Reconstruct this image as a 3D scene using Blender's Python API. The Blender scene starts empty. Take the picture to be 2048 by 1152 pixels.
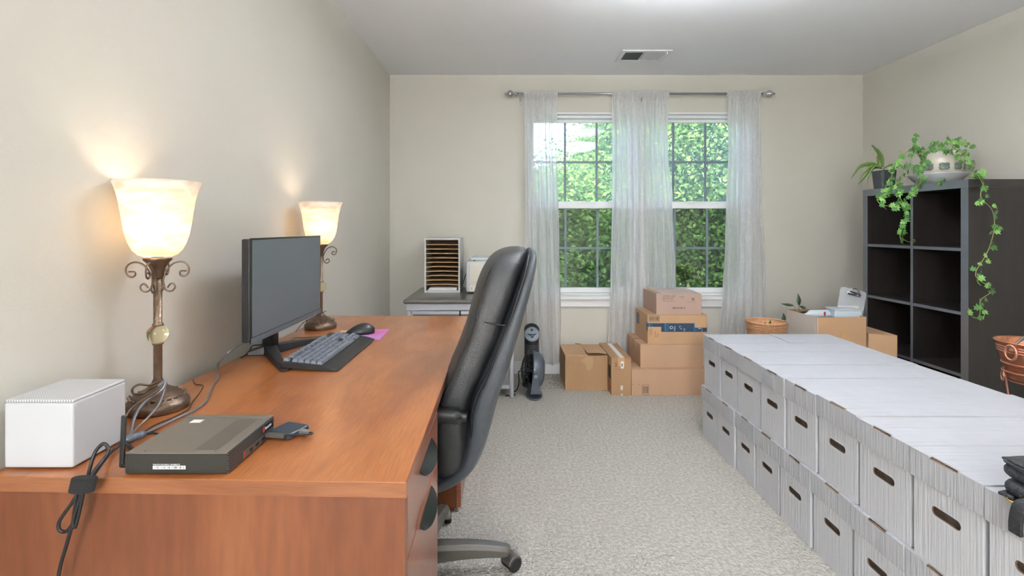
import bpy, math, random
import numpy as np
from mathutils import Vector, Matrix, Euler
random.seed(7); np.random.seed(7)
S = bpy.context.scene
COL = S.collection
PI = math.pi

# ------------------------------------------------------------------ camera, world, sun, lamps, exposure
F, CX, CY, H = 1020.0, 1010.0, 456.0, 1.19
XL, XR, YB, ZC, YF = -0.941, 2.925, 4.17, 2.44, -2.9
cam_d = bpy.data.cameras.new('camera'); cam = bpy.data.objects.new('camera', cam_d); COL.objects.link(cam)
cam.location = (0, 0, H); cam.rotation_euler = (PI/2, 0, 0)
cam_d.sensor_width = 36; cam_d.lens = F/2048*36
cam_d.shift_x = 14/2048; cam_d.shift_y = -120/2048
cam_d.clip_start = .01; cam_d.clip_end = 200
S.camera = cam
S.view_settings.view_transform = 'Standard'; S.view_settings.look = 'None'
S.view_settings.gamma = 1; S.view_settings.use_curve_mapping = False
S.view_settings.exposure = 0.69
w = bpy.data.worlds.new('sky'); S.world = w; w.use_nodes = True
nt = w.node_tree; nt.nodes.clear()
wo = nt.nodes.new('ShaderNodeOutputWorld'); wb = nt.nodes.new('ShaderNodeBackground')
sky = nt.nodes.new('ShaderNodeTexSky'); sky.sky_type = 'NISHITA'; sky.sun_disc = False
sky.sun_elevation = math.radians(52); sky.sun_rotation = math.radians(200); sky.dust_density = 2.5
nt.links.new(sky.outputs[0], wb.inputs[0]); nt.links.new(wb.outputs[0], wo.inputs[0])
wb.inputs[1].default_value = 1.2
def sun_lamp():
    d = bpy.data.lights.new('sun', 'SUN'); o = bpy.data.objects.new('sun', d); COL.objects.link(o)
    d.energy = 5.5; d.angle = math.radians(.6); d.color = (1, .95, .86)
    o.rotation_euler = Euler((math.radians(40), 0, math.radians(-28)))   # shines towards +Y over the roof, onto the trees
sun_lamp()
def portal(name, x, y, z, sx, sy):
    d = bpy.data.lights.new(name, 'AREA'); o = bpy.data.objects.new(name, d); COL.objects.link(o)
    d.shape = 'RECTANGLE'; d.size = sx; d.size_y = sy; d.cycles.is_portal = True
    o.location = (x, y, z); o.rotation_euler = (math.radians(-90), 0, 0)
portal('daylight_portal', 1.06, YB+.16, 1.385, 1.84, 1.54)
CEIL_FILL = 9        # brightness of the unseen fill bowl added under the ceiling
UP_FILL = 175         # brightness of the added fill tray, shining up at the ceiling
DRUM_FILL = 62        # brightness of the fill drum added behind the camera
LAMP_W = 3.7             # watts of each table lamp bulb

# ------------------------------------------------------------------ helpers
def lin(c):
    if isinstance(c, str):
        c = tuple(int(c[i:i+2], 16)/255 for i in (1, 3, 5))
    return tuple(x/12.92 if x <= .04045 else ((x+.055)/1.055)**2.4 for x in c) + (1,)

def mat(name, col, rough=.5, metal=0, var=.06, vs=8, bump=0, bs=60, spec=.5, coat=0, coat_r=.2, stretch=None, trans=0, emit=None, es=0, detail=4, col2=None, alpha=1):
    m = bpy.data.materials.new(name); m.use_nodes = True
    t = m.node_tree; b = t.nodes['Principled BSDF']
    c = lin(col)
    tc = t.nodes.new('ShaderNodeTexCoord'); mp = t.nodes.new('ShaderNodeMapping')
    t.links.new(tc.outputs['Object'], mp.inputs[0])
    if stretch: mp.inputs['Scale'].default_value = stretch
    n = t.nodes.new('ShaderNodeTexNoise'); n.inputs['Scale'].default_value = vs; n.inputs['Detail'].default_value = detail
    t.links.new(mp.outputs[0], n.inputs['Vector'])
    r = t.nodes.new('ShaderNodeValToRGB')
    r.color_ramp.elements[0].position = .3; r.color_ramp.elements[1].position = .7
    if col2:
        r.color_ramp.elements[0].color = lin(col2); r.color_ramp.elements[1].color = c
    else:
        r.color_ramp.elements[0].color = tuple(x*(1-var) for x in c[:3])+(1,)
        r.color_ramp.elements[1].color = tuple(min(1, x*(1+var)) for x in c[:3])+(1,)
    t.links.new(n.outputs[0], r.inputs[0]); t.links.new(r.outputs[0], b.inputs['Base Color'])
    b.inputs['Roughness'].default_value = rough; b.inputs['Metallic'].default_value = metal
    b.inputs['Specular IOR Level'].default_value = spec
    b.inputs['Coat Weight'].default_value = coat; b.inputs['Coat Roughness'].default_value = coat_r
    b.inputs['Transmission Weight'].default_value = trans
    b.inputs['Alpha'].default_value = alpha
    if emit: b.inputs['Emission Color'].default_value = lin(emit); b.inputs['Emission Strength'].default_value = es
    if bump:
        n2 = t.nodes.new('ShaderNodeTexNoise'); n2.inputs['Scale'].default_value = bs; n2.inputs['Detail'].default_value = 3
        t.links.new(mp.outputs[0], n2.inputs['Vector'])
        bp = t.nodes.new('ShaderNodeBump'); bp.inputs['Strength'].default_value = bump; bp.inputs['Distance'].default_value = .01
        t.links.new(n2.outputs[0], bp.inputs['Height']); t.links.new(bp.outputs[0], b.inputs['Normal'])
    m['ramp'] = r.name
    return m

def dots(m, scale, rad, col, axes=('X', 'Y'), hexa=False):
    """small round punched holes as a fine pattern"""
    t = m.node_tree; b = t.nodes['Principled BSDF']
    tc = t.nodes.new('ShaderNodeTexCoord'); sp = t.nodes.new('ShaderNodeSeparateXYZ'); t.links.new(tc.outputs['Object'], sp.inputs[0])
    def mth(op, a, b_=None, c=None):
        n = t.nodes.new('ShaderNodeMath'); n.operation = op
        for i, v in enumerate((a, b_, c)):
            if v is None: continue
            if isinstance(v, (int, float)): n.inputs[i].default_value = v
            else: t.links.new(v, n.inputs[i])
        return n.outputs[0]
    u = mth('MULTIPLY', sp.outputs[axes[0]], scale); v = mth('MULTIPLY', sp.outputs[axes[1]], scale*(1.15 if hexa else 1))
    row = mth('FLOOR', v)
    if hexa: u = mth('ADD', u, mth('MULTIPLY', mth('FLOORED_MODULO', row, 2), .5))
    fu = mth('SUBTRACT', mth('FRACT', u), .5); fv = mth('SUBTRACT', mth('FRACT', v), .5)
    d = mth('SQRT', mth('ADD', mth('MULTIPLY', fu, fu), mth('MULTIPLY', fv, fv)))
    k = mth('LESS_THAN', d, rad)
    mx = t.nodes.new('ShaderNodeMix'); mx.data_type = 'RGBA'
    src = b.inputs['Base Color'].links[0].from_socket
    t.links.new(k, mx.inputs[0]); t.links.new(src, mx.inputs[6]); mx.inputs[7].default_value = lin(col)
    t.links.new(mx.outputs[2], b.inputs['Base Color'])
    return m

ORG = {}
def org(p):
    return ORG.get(p.name, Vector((0, 0, 0))) if p else Vector((0, 0, 0))

def props(o, label=None, cat=None, group=None, kind=None):
    if label: o['label'] = label
    if cat: o['category'] = cat
    if group: o['group'] = group
    if kind: o['kind'] = kind
    return o

def thing(name, label, cat, loc=(0, 0, 0), rz=0, group=None, kind=None, local=False):
    o = bpy.data.objects.new(name, None); COL.objects.link(o)
    o.location = loc; o.rotation_euler = (0, 0, rz); o.empty_display_size = .05
    props(o, label, cat, group, kind)
    ORG[o.name] = Vector((0, 0, 0)) if local else Vector(loc)
    return o

def copy_tree(o, parent=None):
    c = o.copy(); COL.objects.link(c); c.parent = parent
    ORG[c.name] = ORG.get(o.name, Vector((0, 0, 0)))
    for ch in list(o.children): copy_tree(ch, c)
    return c

class MB:
    def __init__(s): s.v = []; s.f = []; s.m = []; s.mi = 0
    def add(s, vs, fs):
        k = len(s.v); s.v += [tuple(p) for p in vs]; s.f += [tuple(i+k for i in f) for f in fs]; s.m += [s.mi]*len(fs); return s
    def box(s, x0, x1, y0, y1, z0, z1, M=None):
        vs = [(x, y, z) for x in (x0, x1) for y in (y0, y1) for z in (z0, z1)]
        if M: vs = [M @ Vector(p) for p in vs]
        return s.add(vs, [(0, 1, 3, 2), (4, 6, 7, 5), (0, 4, 5, 1), (2, 3, 7, 6), (0, 2, 6, 4), (1, 5, 7, 3)])
    def boxr(s, c, size, eul=(0, 0, 0)):
        M = Matrix.Translation(c) @ Euler(eul).to_matrix().to_4x4(); a, b, d = [q/2 for q in size]
        return s.box(-a, a, -b, b, -d, d, M)
    def rings(s, R, cap=True, closed=False):
        n = len(R[0]); vs = [p for r in R for p in r]; fs = []
        m = len(R)
        for i in range(m if closed else m-1):
            for j in range(n):
                a = i*n+j; b = i*n+(j+1) % n; c = ((i+1) % m)*n+(j+1) % n; d = ((i+1) % m)*n+j
                fs.append((a, b, c, d))
        if cap and not closed: fs += [tuple(range(n))[::-1], tuple(range((m-1)*n, m*n))]
        return s.add(vs, fs)
    def tube(s, pts, r, n=8, closed=False, cap=True):
        pts = [Vector(p) for p in pts]; R = []
        up = None; m = len(pts)
        for i, p in enumerate(pts):
            if closed: t = pts[(i+1) % m]-pts[i-1]
            else: t = pts[min(i+1, m-1)]-pts[max(i-1, 0)]
            if t.length < 1e-9: t = Vector((0, 0, 1))
            t.normalize()
            if up is None:
                up = Vector((0, 0, 1)) if abs(t.z) < .9 else Vector((1, 0, 0))
            u = up - t*up.dot(t)
            if u.length < 1e-6: u = t.orthogonal()
            u.normalize(); up = u; w_ = t.cross(u)
            rr = r[i] if isinstance(r, (list, tuple)) else r
            R.append([p+(u*math.cos(2*PI*k/n)+w_*math.sin(2*PI*k/n))*rr for k in range(n)])
        return s.rings(R, cap, closed)
    def cyl(s, p0, p1, r0, r1=None, n=16):
        return s.tube([p0, p1], [r0, r0 if r1 is None else r1], n)
    def lathe(s, prof, c, n=32, M=None, closed=False):
        R = []
        for r, z in prof:
            ring = [Vector((r*math.cos(2*PI*k/n), r*math.sin(2*PI*k/n), z)) for k in range(n)]
            R.append([(M @ p if M else p)+Vector(c) for p in ring])
        return s.rings(R, True, closed)
    def prism(s, poly, z0, z1, M=None):
        n = len(poly)
        vs = [Vector((x, y, z0)) for x, y in poly]+[Vector((x, y, z1)) for x, y in poly]
        if M: vs = [M @ p for p in vs]
        return s.add(vs, [tuple(range(n))[::-1], tuple(range(n, 2*n))]+[(i, (i+1) % n, n+(i+1) % n, n+i) for i in range(n)])
    def grid(s, fn, nu, nv, thick=None):
        vs = [fn(i/(nu-1), j/(nv-1)) for j in range(nv) for i in range(nu)]
        return s.add(vs, [(j*nu+i, j*nu+i+1, (j+1)*nu+i+1, (j+1)*nu+i) for j in range(nv-1) for i in range(nu-1)])
    def build(s, name, m, parent=None, bevel=0, smooth=False, sub=0, seg=2, label=None, kind=None, solid=0):
        me = bpy.data.meshes.new(name); o_ = org(parent)
        me.from_pydata([(p[0]-o_.x, p[1]-o_.y, p[2]-o_.z) for p in s.v], [], s.f); me.update()
        ms = m if isinstance(m, (list, tuple)) else [m]
        for q in ms: me.materials.append(q)
        if len(ms) > 1: me.polygons.foreach_set('material_index', s.m)
        import bmesh
        bm = bmesh.new(); bm.from_mesh(me); bmesh.ops.recalc_face_normals(bm, faces=bm.faces); bm.to_mesh(me); bm.free()
        if smooth: me.polygons.foreach_set('use_smooth', [True]*len(me.polygons))
        o = bpy.data.objects.new(name, me); COL.objects.link(o)
        if parent: o.parent = parent
        ORG[o.name] = o_
        if solid:
            q = o.modifiers.new('solid', 'SOLIDIFY'); q.thickness = solid; q.offset = 0
        if bevel:
            q = o.modifiers.new('bevel', 'BEVEL'); q.width = bevel; q.segments = seg; q.limit_method = 'ANGLE'; q.angle_limit = .6
        if sub:
            q = o.modifiers.new('sub', 'SUBSURF'); q.levels = sub; q.render_levels = sub
        if label: o['label'] = label
        if kind: o['kind'] = kind
        return o

def inst(name, me, parent, loc, rot=(0, 0, 0), sc=(1, 1, 1)):
    o = bpy.data.objects.new(name, me); COL.objects.link(o); o.parent = parent
    q = org(parent)
    o.location = Vector(loc)-q; o.rotation_euler = rot; o.scale = sc if isinstance(sc, (tuple, list)) else (sc,)*3
    ORG[o.name] = q
    return o

def text(s, parent, size, loc, rot, m, name='printed_text', align='LEFT', ext=.0002, sx=1):
    cu = bpy.data.curves.new(name, 'FONT'); cu.body = s; cu.size = size; cu.extrude = ext; cu.align_x = align; cu.resolution_u = 2
    o = bpy.data.objects.new(name, cu); COL.objects.link(o)
    dg = bpy.context.evaluated_depsgraph_get(); me = bpy.data.meshes.new_from_object(o.evaluated_get(dg))
    bpy.data.objects.remove(o); bpy.data.curves.remove(cu)
    M = Matrix.Translation(Vector(loc)-org(parent)) @ Euler(rot).to_matrix().to_4x4() @ Matrix.Diagonal((sx, 1, 1, 1))
    me.transform(M); me.materials.clear(); me.materials.append(m)
    o = bpy.data.objects.new(name, me); COL.objects.link(o); o.parent = parent
    ORG[o.name] = org(parent)
    return o

def P(px, py, Y): return Vector(((px-CX)*Y/F, Y, H-(py-CY)*Y/F))       # a point seen at (px, py), Y metres into the room
def PZ(px, py, z): return P(px, py, (H-z)*F/(py-CY))                     # the same on the height z
def spline(pts, k=6, closed=False):
    pts = [Vector(p) for p in pts]; out = []; n = len(pts)
    for i in range(n if closed else n-1):
        if closed: a, b, c, d = pts[i-1], pts[i], pts[(i+1) % n], pts[(i+2) % n]
        else: a, b, c, d = pts[max(i-1, 0)], pts[i], pts[i+1], pts[min(i+2, n-1)]
        for j in range(k):
            t = j/k
            out.append(.5*((2*b)+(c-a)*t+(2*a-5*b+4*c-d)*t*t+(3*b-a-3*c+d)*t**3))
    if not closed: out.append(pts[-1])
    return out

# ------------------------------------------------------------------ materials
M = {}
M['wall'] = mat('wall_paint', '#d0ccc1', .75, var=.015, vs=3, bump=.05, bs=180)
M['ceil'] = mat('ceiling_paint', '#efeff1', .85, var=.01, vs=3, bump=.04, bs=120)
M['trim'] = mat('white_trim_paint', '#eeeeee', .35, var=.01)
M['vinyl'] = mat('white_vinyl', '#eef0f0', .35, var=.01)
M['muntin'] = mat('backlit_muntin', '#6e7d86', .5, var=.03)  # backlit darkness of the bars is put into their colour
M['carpet'] = mat('carpet_pile', '#d9d5cb', .95, var=.06, vs=70, bump=0, col2='#b3aea4', spec=.1, detail=6)
def carpet_extra():
    t = M['carpet'].node_tree; b = t.nodes['Principled BSDF']
    tc = t.nodes.new('ShaderNodeTexCoord')
    v = t.nodes.new('ShaderNodeTexVoronoi'); v.inputs['Scale'].default_value = 150; v.inputs['Randomness'].default_value = 1
    n = t.nodes.new('ShaderNodeTexNoise'); n.inputs['Scale'].default_value = 75; n.inputs['Detail'].default_value = 4
    t.links.new(tc.outputs['Object'], v.inputs[0]); t.links.new(tc.outputs['Object'], n.inputs[0])
    a = t.nodes.new('ShaderNodeMath'); a.operation = 'SUBTRACT'; t.links.new(n.outputs[0], a.inputs[0])
    m_ = t.nodes.new('ShaderNodeMath'); m_.operation = 'MULTIPLY'; m_.inputs[1].default_value = .55; t.links.new(v.outputs[0], m_.inputs[0]); t.links.new(m_.outputs[0], a.inputs[1])
    bp = t.nodes.new('ShaderNodeBump'); bp.inputs['Strength'].default_value = 1; bp.inputs['Distance'].default_value = .012
    t.links.new(a.outputs[0], bp.inputs['Height']); t.links.new(bp.outputs[0], b.inputs['Normal'])
carpet_extra()

def wood(name, c1, c2, c3, scale, stretch, rough=.35, coat=.3, coat_r=.28, streak=.5):
    m = mat(name, c1, rough, vs=scale, stretch=stretch, coat=coat, coat_r=coat_r, detail=8)
    t = m.node_tree; r = t.nodes[m['ramp']]; cr = r.color_ramp
    cr.elements[0].position = .28; cr.elements[0].color = lin(c3); cr.elements[1].position = .72; cr.elements[1].color = lin(c1)
    e = cr.elements.new(.5); e.color = lin(c2)
    nz = [x for x in t.nodes if x.type == 'TEX_NOISE'][0]; nz.inputs['Distortion'].default_value = .9
    # fine fibres on top
    tc = t.nodes.new('ShaderNodeTexCoord'); mp = t.nodes.new('ShaderNodeMapping'); mp.inputs['Scale'].default_value = tuple(x*x*1.0 if x > 1 else x*.7 for x in stretch)
    n = t.nodes.new('ShaderNodeTexNoise'); n.inputs['Scale'].default_value = scale*9; n.inputs['Detail'].default_value = 5
    t.links.new(tc.outputs['Object'], mp.inputs[0]); t.links.new(mp.outputs[0], n.inputs[0])
    mx = t.nodes.new('ShaderNodeMix'); mx.data_type = 'RGBA'; mx.blend_type = 'SOFT_LIGHT'; mx.inputs[0].default_value = streak
    b = t.nodes['Principled BSDF']; src = b.inputs['Base Color'].links[0].from_socket
    t.links.new(src, mx.inputs[6]); t.links.new(n.outputs[0], mx.inputs[7]); t.links.new(mx.outputs[2], b.inputs['Base Color'])
    return m
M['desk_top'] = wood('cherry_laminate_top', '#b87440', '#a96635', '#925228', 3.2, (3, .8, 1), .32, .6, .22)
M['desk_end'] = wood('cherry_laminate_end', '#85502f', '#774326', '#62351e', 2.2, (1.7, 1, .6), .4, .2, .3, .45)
M['desk_edge'] = wood('cherry_edge_band', '#95603c', '#8a5635', '#7b4829', 5, (.7, .7, 5), .4, .25)
M['drawer'] = wood('cherry_drawer_front', '#9e5a3a', '#935034', '#84442c', 3, (1, .7, 3), .28, .6, .15)
M['leather'] = mat('black_leather', '#37383a', .38, var=.12, vs=14, bump=.25, bs=260, spec=.55)
M['leather_shell'] = mat('black_leather_back', '#454a50', .42, var=.08, vs=10, bump=.2, bs=300)
M['piping'] = mat('black_piping', '#0c0c0d', .5)
M['black'] = mat('black_plastic', '#1d1e20', .42, var=.05, bump=.05, bs=500)
M['black_gloss'] = mat('black_gloss', '#15171a', .2, var=.03)
M['black_rub'] = mat('black_rubber', '#161617', .6)
M['grey_metal'] = mat('grey_chair_metal', '#68655f', .42, .55, var=.04, bump=.04, bs=400)
M['bronze'] = mat('aged_bronze', '#7a6756', .38, .75, var=.25, vs=40, bump=.3, bs=90)
M['bronze_dark'] = mat('dark_bronze', '#6b5a4b', .4, .75, var=.25, vs=40, bump=.2, bs=90)
M['white_pl'] = mat('white_casing', '#bfc0c2', .45, var=.01)
M['white_perf'] = dots(mat('white_perforated', '#cbcccd', .45, var=.01), 210, .25, '#8d9093')
M['pc'] = mat('charcoal_steel', '#35342f', .45, .3, var=.03)
M['pc_top'] = mat('warm_grey_steel', '#7a736a', .38, .3, var=.02)
M['pc_perf'] = dots(mat('perforated_steel', '#7a736a', .4, .3, var=.02), 480, .3, '#1d1b19')
M['pc_hex'] = dots(mat('hex_grille', '#5a5b5c', .4, .3, var=.02), 190, .40, '#08090b', ('Y', 'Z'), True)
M['screen'] = mat('matte_screen_glare', '#565f65', .42, var=.02, spec=1)  # dark screen given a paler base in place of the window's reflection
M['key'] = mat('keycaps', '#6e747f', .45, var=.03)
M['cable'] = mat('black_cable', '#1c1c1e', .4)
M['cable_s'] = mat('silver_cable', '#7d7f86', .3, .3, var=.05)
M['velcro'] = mat('velcro', '#232324', .95, bump=.4, bs=900)
M['paper'] = mat('paper', '#e9e9e8', .8, var=.02)
M['ink'] = mat('ink', '#2d2a28', .8)
M['ink_brown'] = mat('brown_ink', '#6a564a', .8)
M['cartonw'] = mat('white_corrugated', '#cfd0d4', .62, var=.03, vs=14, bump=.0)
def corrug(m, axis, sc=34, stren=.5):
    t = m.node_tree; b = t.nodes['Principled BSDF']; tc = t.nodes.new('ShaderNodeTexCoord')
    mp = t.nodes.new('ShaderNodeMapping'); mp.inputs['Scale'].default_value = axis
    n = t.nodes.new('ShaderNodeTexNoise'); n.inputs['Scale'].default_value = sc; n.inputs['Detail'].default_value = 5; n.inputs['Roughness'].default_value = .7
    t.links.new(tc.outputs['Object'], mp.inputs[0]); t.links.new(mp.outputs[0], n.inputs[0])
    bp = t.nodes.new('ShaderNodeBump'); bp.inputs['Strength'].default_value = stren; bp.inputs['Distance'].default_value = .01
    t.links.new(n.outputs[0], bp.inputs['Height']); t.links.new(bp.outputs[0], b.inputs['Normal'])
    return m
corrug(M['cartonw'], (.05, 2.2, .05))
M['cartonl'] = corrug(mat('white_corrugated_lid_darkened', '#bdbec2', .62, var=.03, vs=14), (.05, 2.2, .05), 34, .6)  # body board darkened, to offset the strong light on the lid tops
M['kraft'] = mat('kraft_board', '#bf9a76', .75, var=.04, vs=6, bump=.05, bs=60)
M['kraft_d'] = mat('kraft_board_dark', '#a8845f', .75, var=.06, vs=6, bump=.05, bs=60)
M['kraft_p'] = mat('kraft_board_pinkish', '#bd997b', .75, var=.04, vs=6, bump=.05, bs=60)
M['kraft_e'] = mat('corrugated_edge', '#7d6248', .9, var=.3, vs=120, bump=.5, bs=200)
M['tape'] = mat('clear_tape', '#cda477', .18, var=.05, spec=.7)
M['taped'] = mat('blue_tape', '#2f4157', .4, var=.03)
M['tapel'] = mat('light_blue_print', '#3f9fd0', .5)
M['wprint'] = mat('white_print', '#e4e6e8', .6)
M['blackwood'] = wood('black_brown_wood', '#26211f', '#211c1a', '#1b1716', 6, (4, 4, .5), .42, .2, .3, .35)
M['edge_sheen'] = mat('pale_edge_sheen', '#585c64', .36, var=.03, spec=.9, coat=.8, coat_r=.34)  # black-brown edge lightened to stand in for reflected window light
M['leaf'] = mat('ivy_leaf', '#4f8038', .42, var=.2, vs=9, col2='#3f7033')
M['leaf_l'] = mat('ivy_leaf_light', '#74a552', .42, var=.2, vs=9)
M['vine'] = mat('ivy_vine', '#8a8a4c', .6)
M['spider'] = mat('spider_leaf', '#7fa052', .45, var=.1, vs=12)
M['ceramic'] = mat('cream_ceramic', '#dcd6c8', .25, var=.02, coat=.3)
M['ceramic_g'] = mat('pale_grey_ceramic', '#c9cbcd', .25, var=.02, coat=.3)
M['deco'] = mat('green_grey_glaze', '#69786c', .4, var=.15, vs=60)
M['pot_dark'] = mat('dark_plastic_pot', '#3c4044', .4)
M['soil'] = mat('potting_soil', '#3a2c22', .95, var=.3, vs=60, bump=.6, bs=90)
M['copper'] = mat('hammered_copper', '#c98868', .3, .85, var=.08, vs=30, bump=.5, bs=60)
M['copper_w'] = mat('copper_wire', '#cf937c', .3, .85, var=.05)
M['wicker'] = mat('wicker', '#c3936c', .6, var=.15, vs=50, bump=.3, bs=200)
M['nickel'] = mat('brushed_nickel', '#b9b9bb', .25, .9, var=.03)
M['table_top'] = mat('dark_grey_laminate', '#5d5a54', .3, var=.03, coat=.3)
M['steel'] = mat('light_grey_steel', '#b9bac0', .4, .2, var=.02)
M['steel_d'] = mat('mid_grey_steel', '#7d7975', .45, .2, var=.02)  # darker grey than the light steel
M['sorter'] = mat('pale_grey_sorter', '#c9cac6', .5, var=.01)
M['tan'] = mat('tan_hardboard', '#c6a67c', .6, var=.04)
M['tan_d'] = mat('brown_hardboard', '#8a7461', .7, var=.04)
M['printer'] = mat('cream_printer', '#d9d4c6', .45, var=.01)
M['printer_g'] = mat('pale_printer', '#c6cccf', .45, var=.01)
M['heater'] = mat('grey_panel', '#7f8a93', .35, var=.03)
M['fan'] = mat('graphite_plastic', '#565d66', .35, var=.03)
M['acrylic'] = mat('clear_acrylic', '#e6e9ef', .1, trans=.0, alpha=.45, spec=.8)
M['chrome'] = mat('chrome', '#d6d9dc', .12, .95)
M['pad'] = mat('printed_pad', '#a08fd0', .6, var=.1, vs=9, col2='#e0568f')
M['pad_o'] = mat('orange_print', '#e8a860', .6)
M['bag'] = mat('grained_black_leather', '#2a2b2e', .5, var=.06, bump=.4, bs=260)
M['gold'] = mat('gold_metal', '#c9a25a', .3, .9)
M['bark'] = mat('bark', '#5c4d40', .9, var=.2, vs=20, bump=.5, bs=30)
M['lawn'] = mat('lawn', '#5d7a3a', .9, var=.3, vs=6)
M['specks'] = mat('dirt', '#6d5a45', .9)
M['red'] = mat('red_print', '#b8323a', .5)
M['vent'] = mat('white_vent_enamel', '#e4e4e4', .4, var=.01)
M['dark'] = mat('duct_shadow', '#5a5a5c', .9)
M['boxin'] = mat('printed_covers', '#6d6058', .6, vs=22, col2='#1a1513', var=.5)

def glass_mat(name, tint, haze, hazecol=(.8, .9, 1, 1)):
    m = bpy.data.materials.new(name); m.use_nodes = True; t = m.node_tree; t.nodes.clear()
    o = t.nodes.new('ShaderNodeOutputMaterial'); tr = t.nodes.new('ShaderNodeBsdfTransparent'); tr.inputs[0].default_value = tint
    gl = t.nodes.new('ShaderNodeBsdfGlossy'); gl.inputs['Roughness'].default_value = .02
    fr = t.nodes.new('ShaderNodeFresnel'); fr.inputs[0].default_value = 1.45
    mx = t.nodes.new('ShaderNodeMixShader'); t.links.new(fr.outputs[0], mx.inputs[0]); t.links.new(tr.outputs[0], mx.inputs[1]); t.links.new(gl.outputs[0], mx.inputs[2])
    df = t.nodes.new('ShaderNodeBsdfTranslucent'); df.inputs[0].default_value = hazecol
    n = t.nodes.new('ShaderNodeTexNoise'); n.inputs['Scale'].default_value = 2
    tc = t.nodes.new('ShaderNodeTexCoord'); t.links.new(tc.outputs['Object'], n.inputs[0])
    mm = t.nodes.new('ShaderNodeMath'); mm.operation = 'MULTIPLY'; mm.inputs[1].default_value = haze*2; t.links.new(n.outputs[0], mm.inputs[0])
    m2 = t.nodes.new('ShaderNodeMixShader'); t.links.new(mm.outputs[0], m2.inputs[0]); t.links.new(mx.outputs[0], m2.inputs[1]); t.links.new(df.outputs[0], m2.inputs[2])
    t.links.new(m2.outputs[0], o.inputs[0]); return m
M['glass_up'] = glass_mat('hazed_window_glass', (1, 1, 1, 1), .08)  # haze stands in for reflection and glare on the upper panes
M['glass_low'] = glass_mat('window_glass', (.95, .98, .97, 1), .01)
M['screen_mesh'] = glass_mat('insect_screen', (.52, .56, .56, 1), .015, (.3, .3, .3, 1))

def sheer(name):
    m = bpy.data.materials.new(name); m.use_nodes = True; t = m.node_tree; t.nodes.clear()
    o = t.nodes.new('ShaderNodeOutputMaterial'); tr = t.nodes.new('ShaderNodeBsdfTransparent')
    df = t.nodes.new('ShaderNodeBsdfDiffuse'); df.inputs[0].default_value = lin('#f8f8f8')
    tl = t.nodes.new('ShaderNodeBsdfTranslucent'); tl.inputs[0].default_value = lin('#fcfcfc')
    a = t.nodes.new('ShaderNodeMixShader'); a.inputs[0].default_value = .5; t.links.new(df.outputs[0], a.inputs[1]); t.links.new(tl.outputs[0], a.inputs[2])
    # more cloth in the way where it is seen edge-on, faint embroidered swirls
    lw = t.nodes.new('ShaderNodeLayerWeight'); lw.inputs[0].default_value = .45
    tc = t.nodes.new('ShaderNodeTexCoord'); v = t.nodes.new('ShaderNodeTexVoronoi'); v.feature = 'DISTANCE_TO_EDGE'; v.inputs['Scale'].default_value = 13
    t.links.new(tc.outputs['Object'], v.inputs[0])
    lt = t.nodes.new('ShaderNodeMath'); lt.operation = 'LESS_THAN'; lt.inputs[1].default_value = .035; t.links.new(v.outputs[0], lt.inputs[0])
    s1 = t.nodes.new('ShaderNodeMath'); s1.operation = 'MULTIPLY_ADD'; s1.inputs[1].default_value = .5; s1.inputs[2].default_value = .62; t.links.new(lw.outputs['Facing'], s1.inputs[0])
    s2 = t.nodes.new('ShaderNodeMath'); s2.operation = 'MULTIPLY_ADD'; s2.inputs[1].default_value = .05; t.links.new(lt.outputs[0], s2.inputs[0]); t.links.new(s1.outputs[0], s2.inputs[2]); s2.use_clamp = True
    b = t.nodes.new('ShaderNodeMixShader'); t.links.new(s2.outputs[0], b.inputs[0]); t.links.new(tr.outputs[0], b.inputs[1]); t.links.new(a.outputs[0], b.inputs[2])
    t.links.new(b.outputs[0], o.inputs[0]); return m
M['sheer'] = sheer('sheer_curtain_cloth')

def shade_glass():
    m = bpy.data.materials.new('alabaster_glass'); m.use_nodes = True; t = m.node_tree; t.nodes.clear()
    o = t.nodes.new('ShaderNodeOutputMaterial')
    tc = t.nodes.new('ShaderNodeTexCoord'); mp = t.nodes.new('ShaderNodeMapping'); mp.inputs['Scale'].default_value = (1, 1, 3); mp.inputs['Rotation'].default_value = (.4, .3, 0)
    n = t.nodes.new('ShaderNodeTexNoise'); n.inputs['Scale'].default_value = 16; n.inputs['Detail'].default_value = 5; n.inputs['Distortion'].default_value = 1.2
    t.links.new(tc.outputs['Object'], mp.inputs[0]); t.links.new(mp.outputs[0], n.inputs[0])
    r = t.nodes.new('ShaderNodeValToRGB'); r.color_ramp.elements[0].position = .35; r.color_ramp.elements[0].color = lin('#eddfcb'); r.color_ramp.elements[1].position = .62; r.color_ramp.elements[1].color = lin('#fdf7ee')
    t.links.new(n.outputs[0], r.inputs[0])
    tl = t.nodes.new('ShaderNodeBsdfTranslucent'); df = t.nodes.new('ShaderNodeBsdfDiffuse')
    t.links.new(r.outputs[0], tl.inputs[0]); t.links.new(r.outputs[0], df.inputs[0])
    a = t.nodes.new('ShaderNodeMixShader'); a.inputs[0].default_value = .55; t.links.new(tl.outputs[0], a.inputs[1]); t.links.new(df.outputs[0], a.inputs[2])
    gl = t.nodes.new('ShaderNodeBsdfGlossy'); gl.inputs['Roughness'].default_value = .25
    b = t.nodes.new('ShaderNodeMixShader'); b.inputs[0].default_value = .04; t.links.new(a.outputs[0], b.inputs[1]); t.links.new(gl.outputs[0], b.inputs[2])
    t.links.new(b.outputs[0], o.inputs[0]); return m
M['shade'] = shade_glass()
def crystal():
    m = bpy.data.materials.new('amber_crystal'); m.use_nodes = True; b = m.node_tree.nodes['Principled BSDF']
    b.inputs['Base Color'].default_value = lin('#f3edc8'); b.inputs['Transmission Weight'].default_value = 1; b.inputs['Roughness'].default_value = .04; b.inputs['IOR'].default_value = 1.5
    return m
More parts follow.
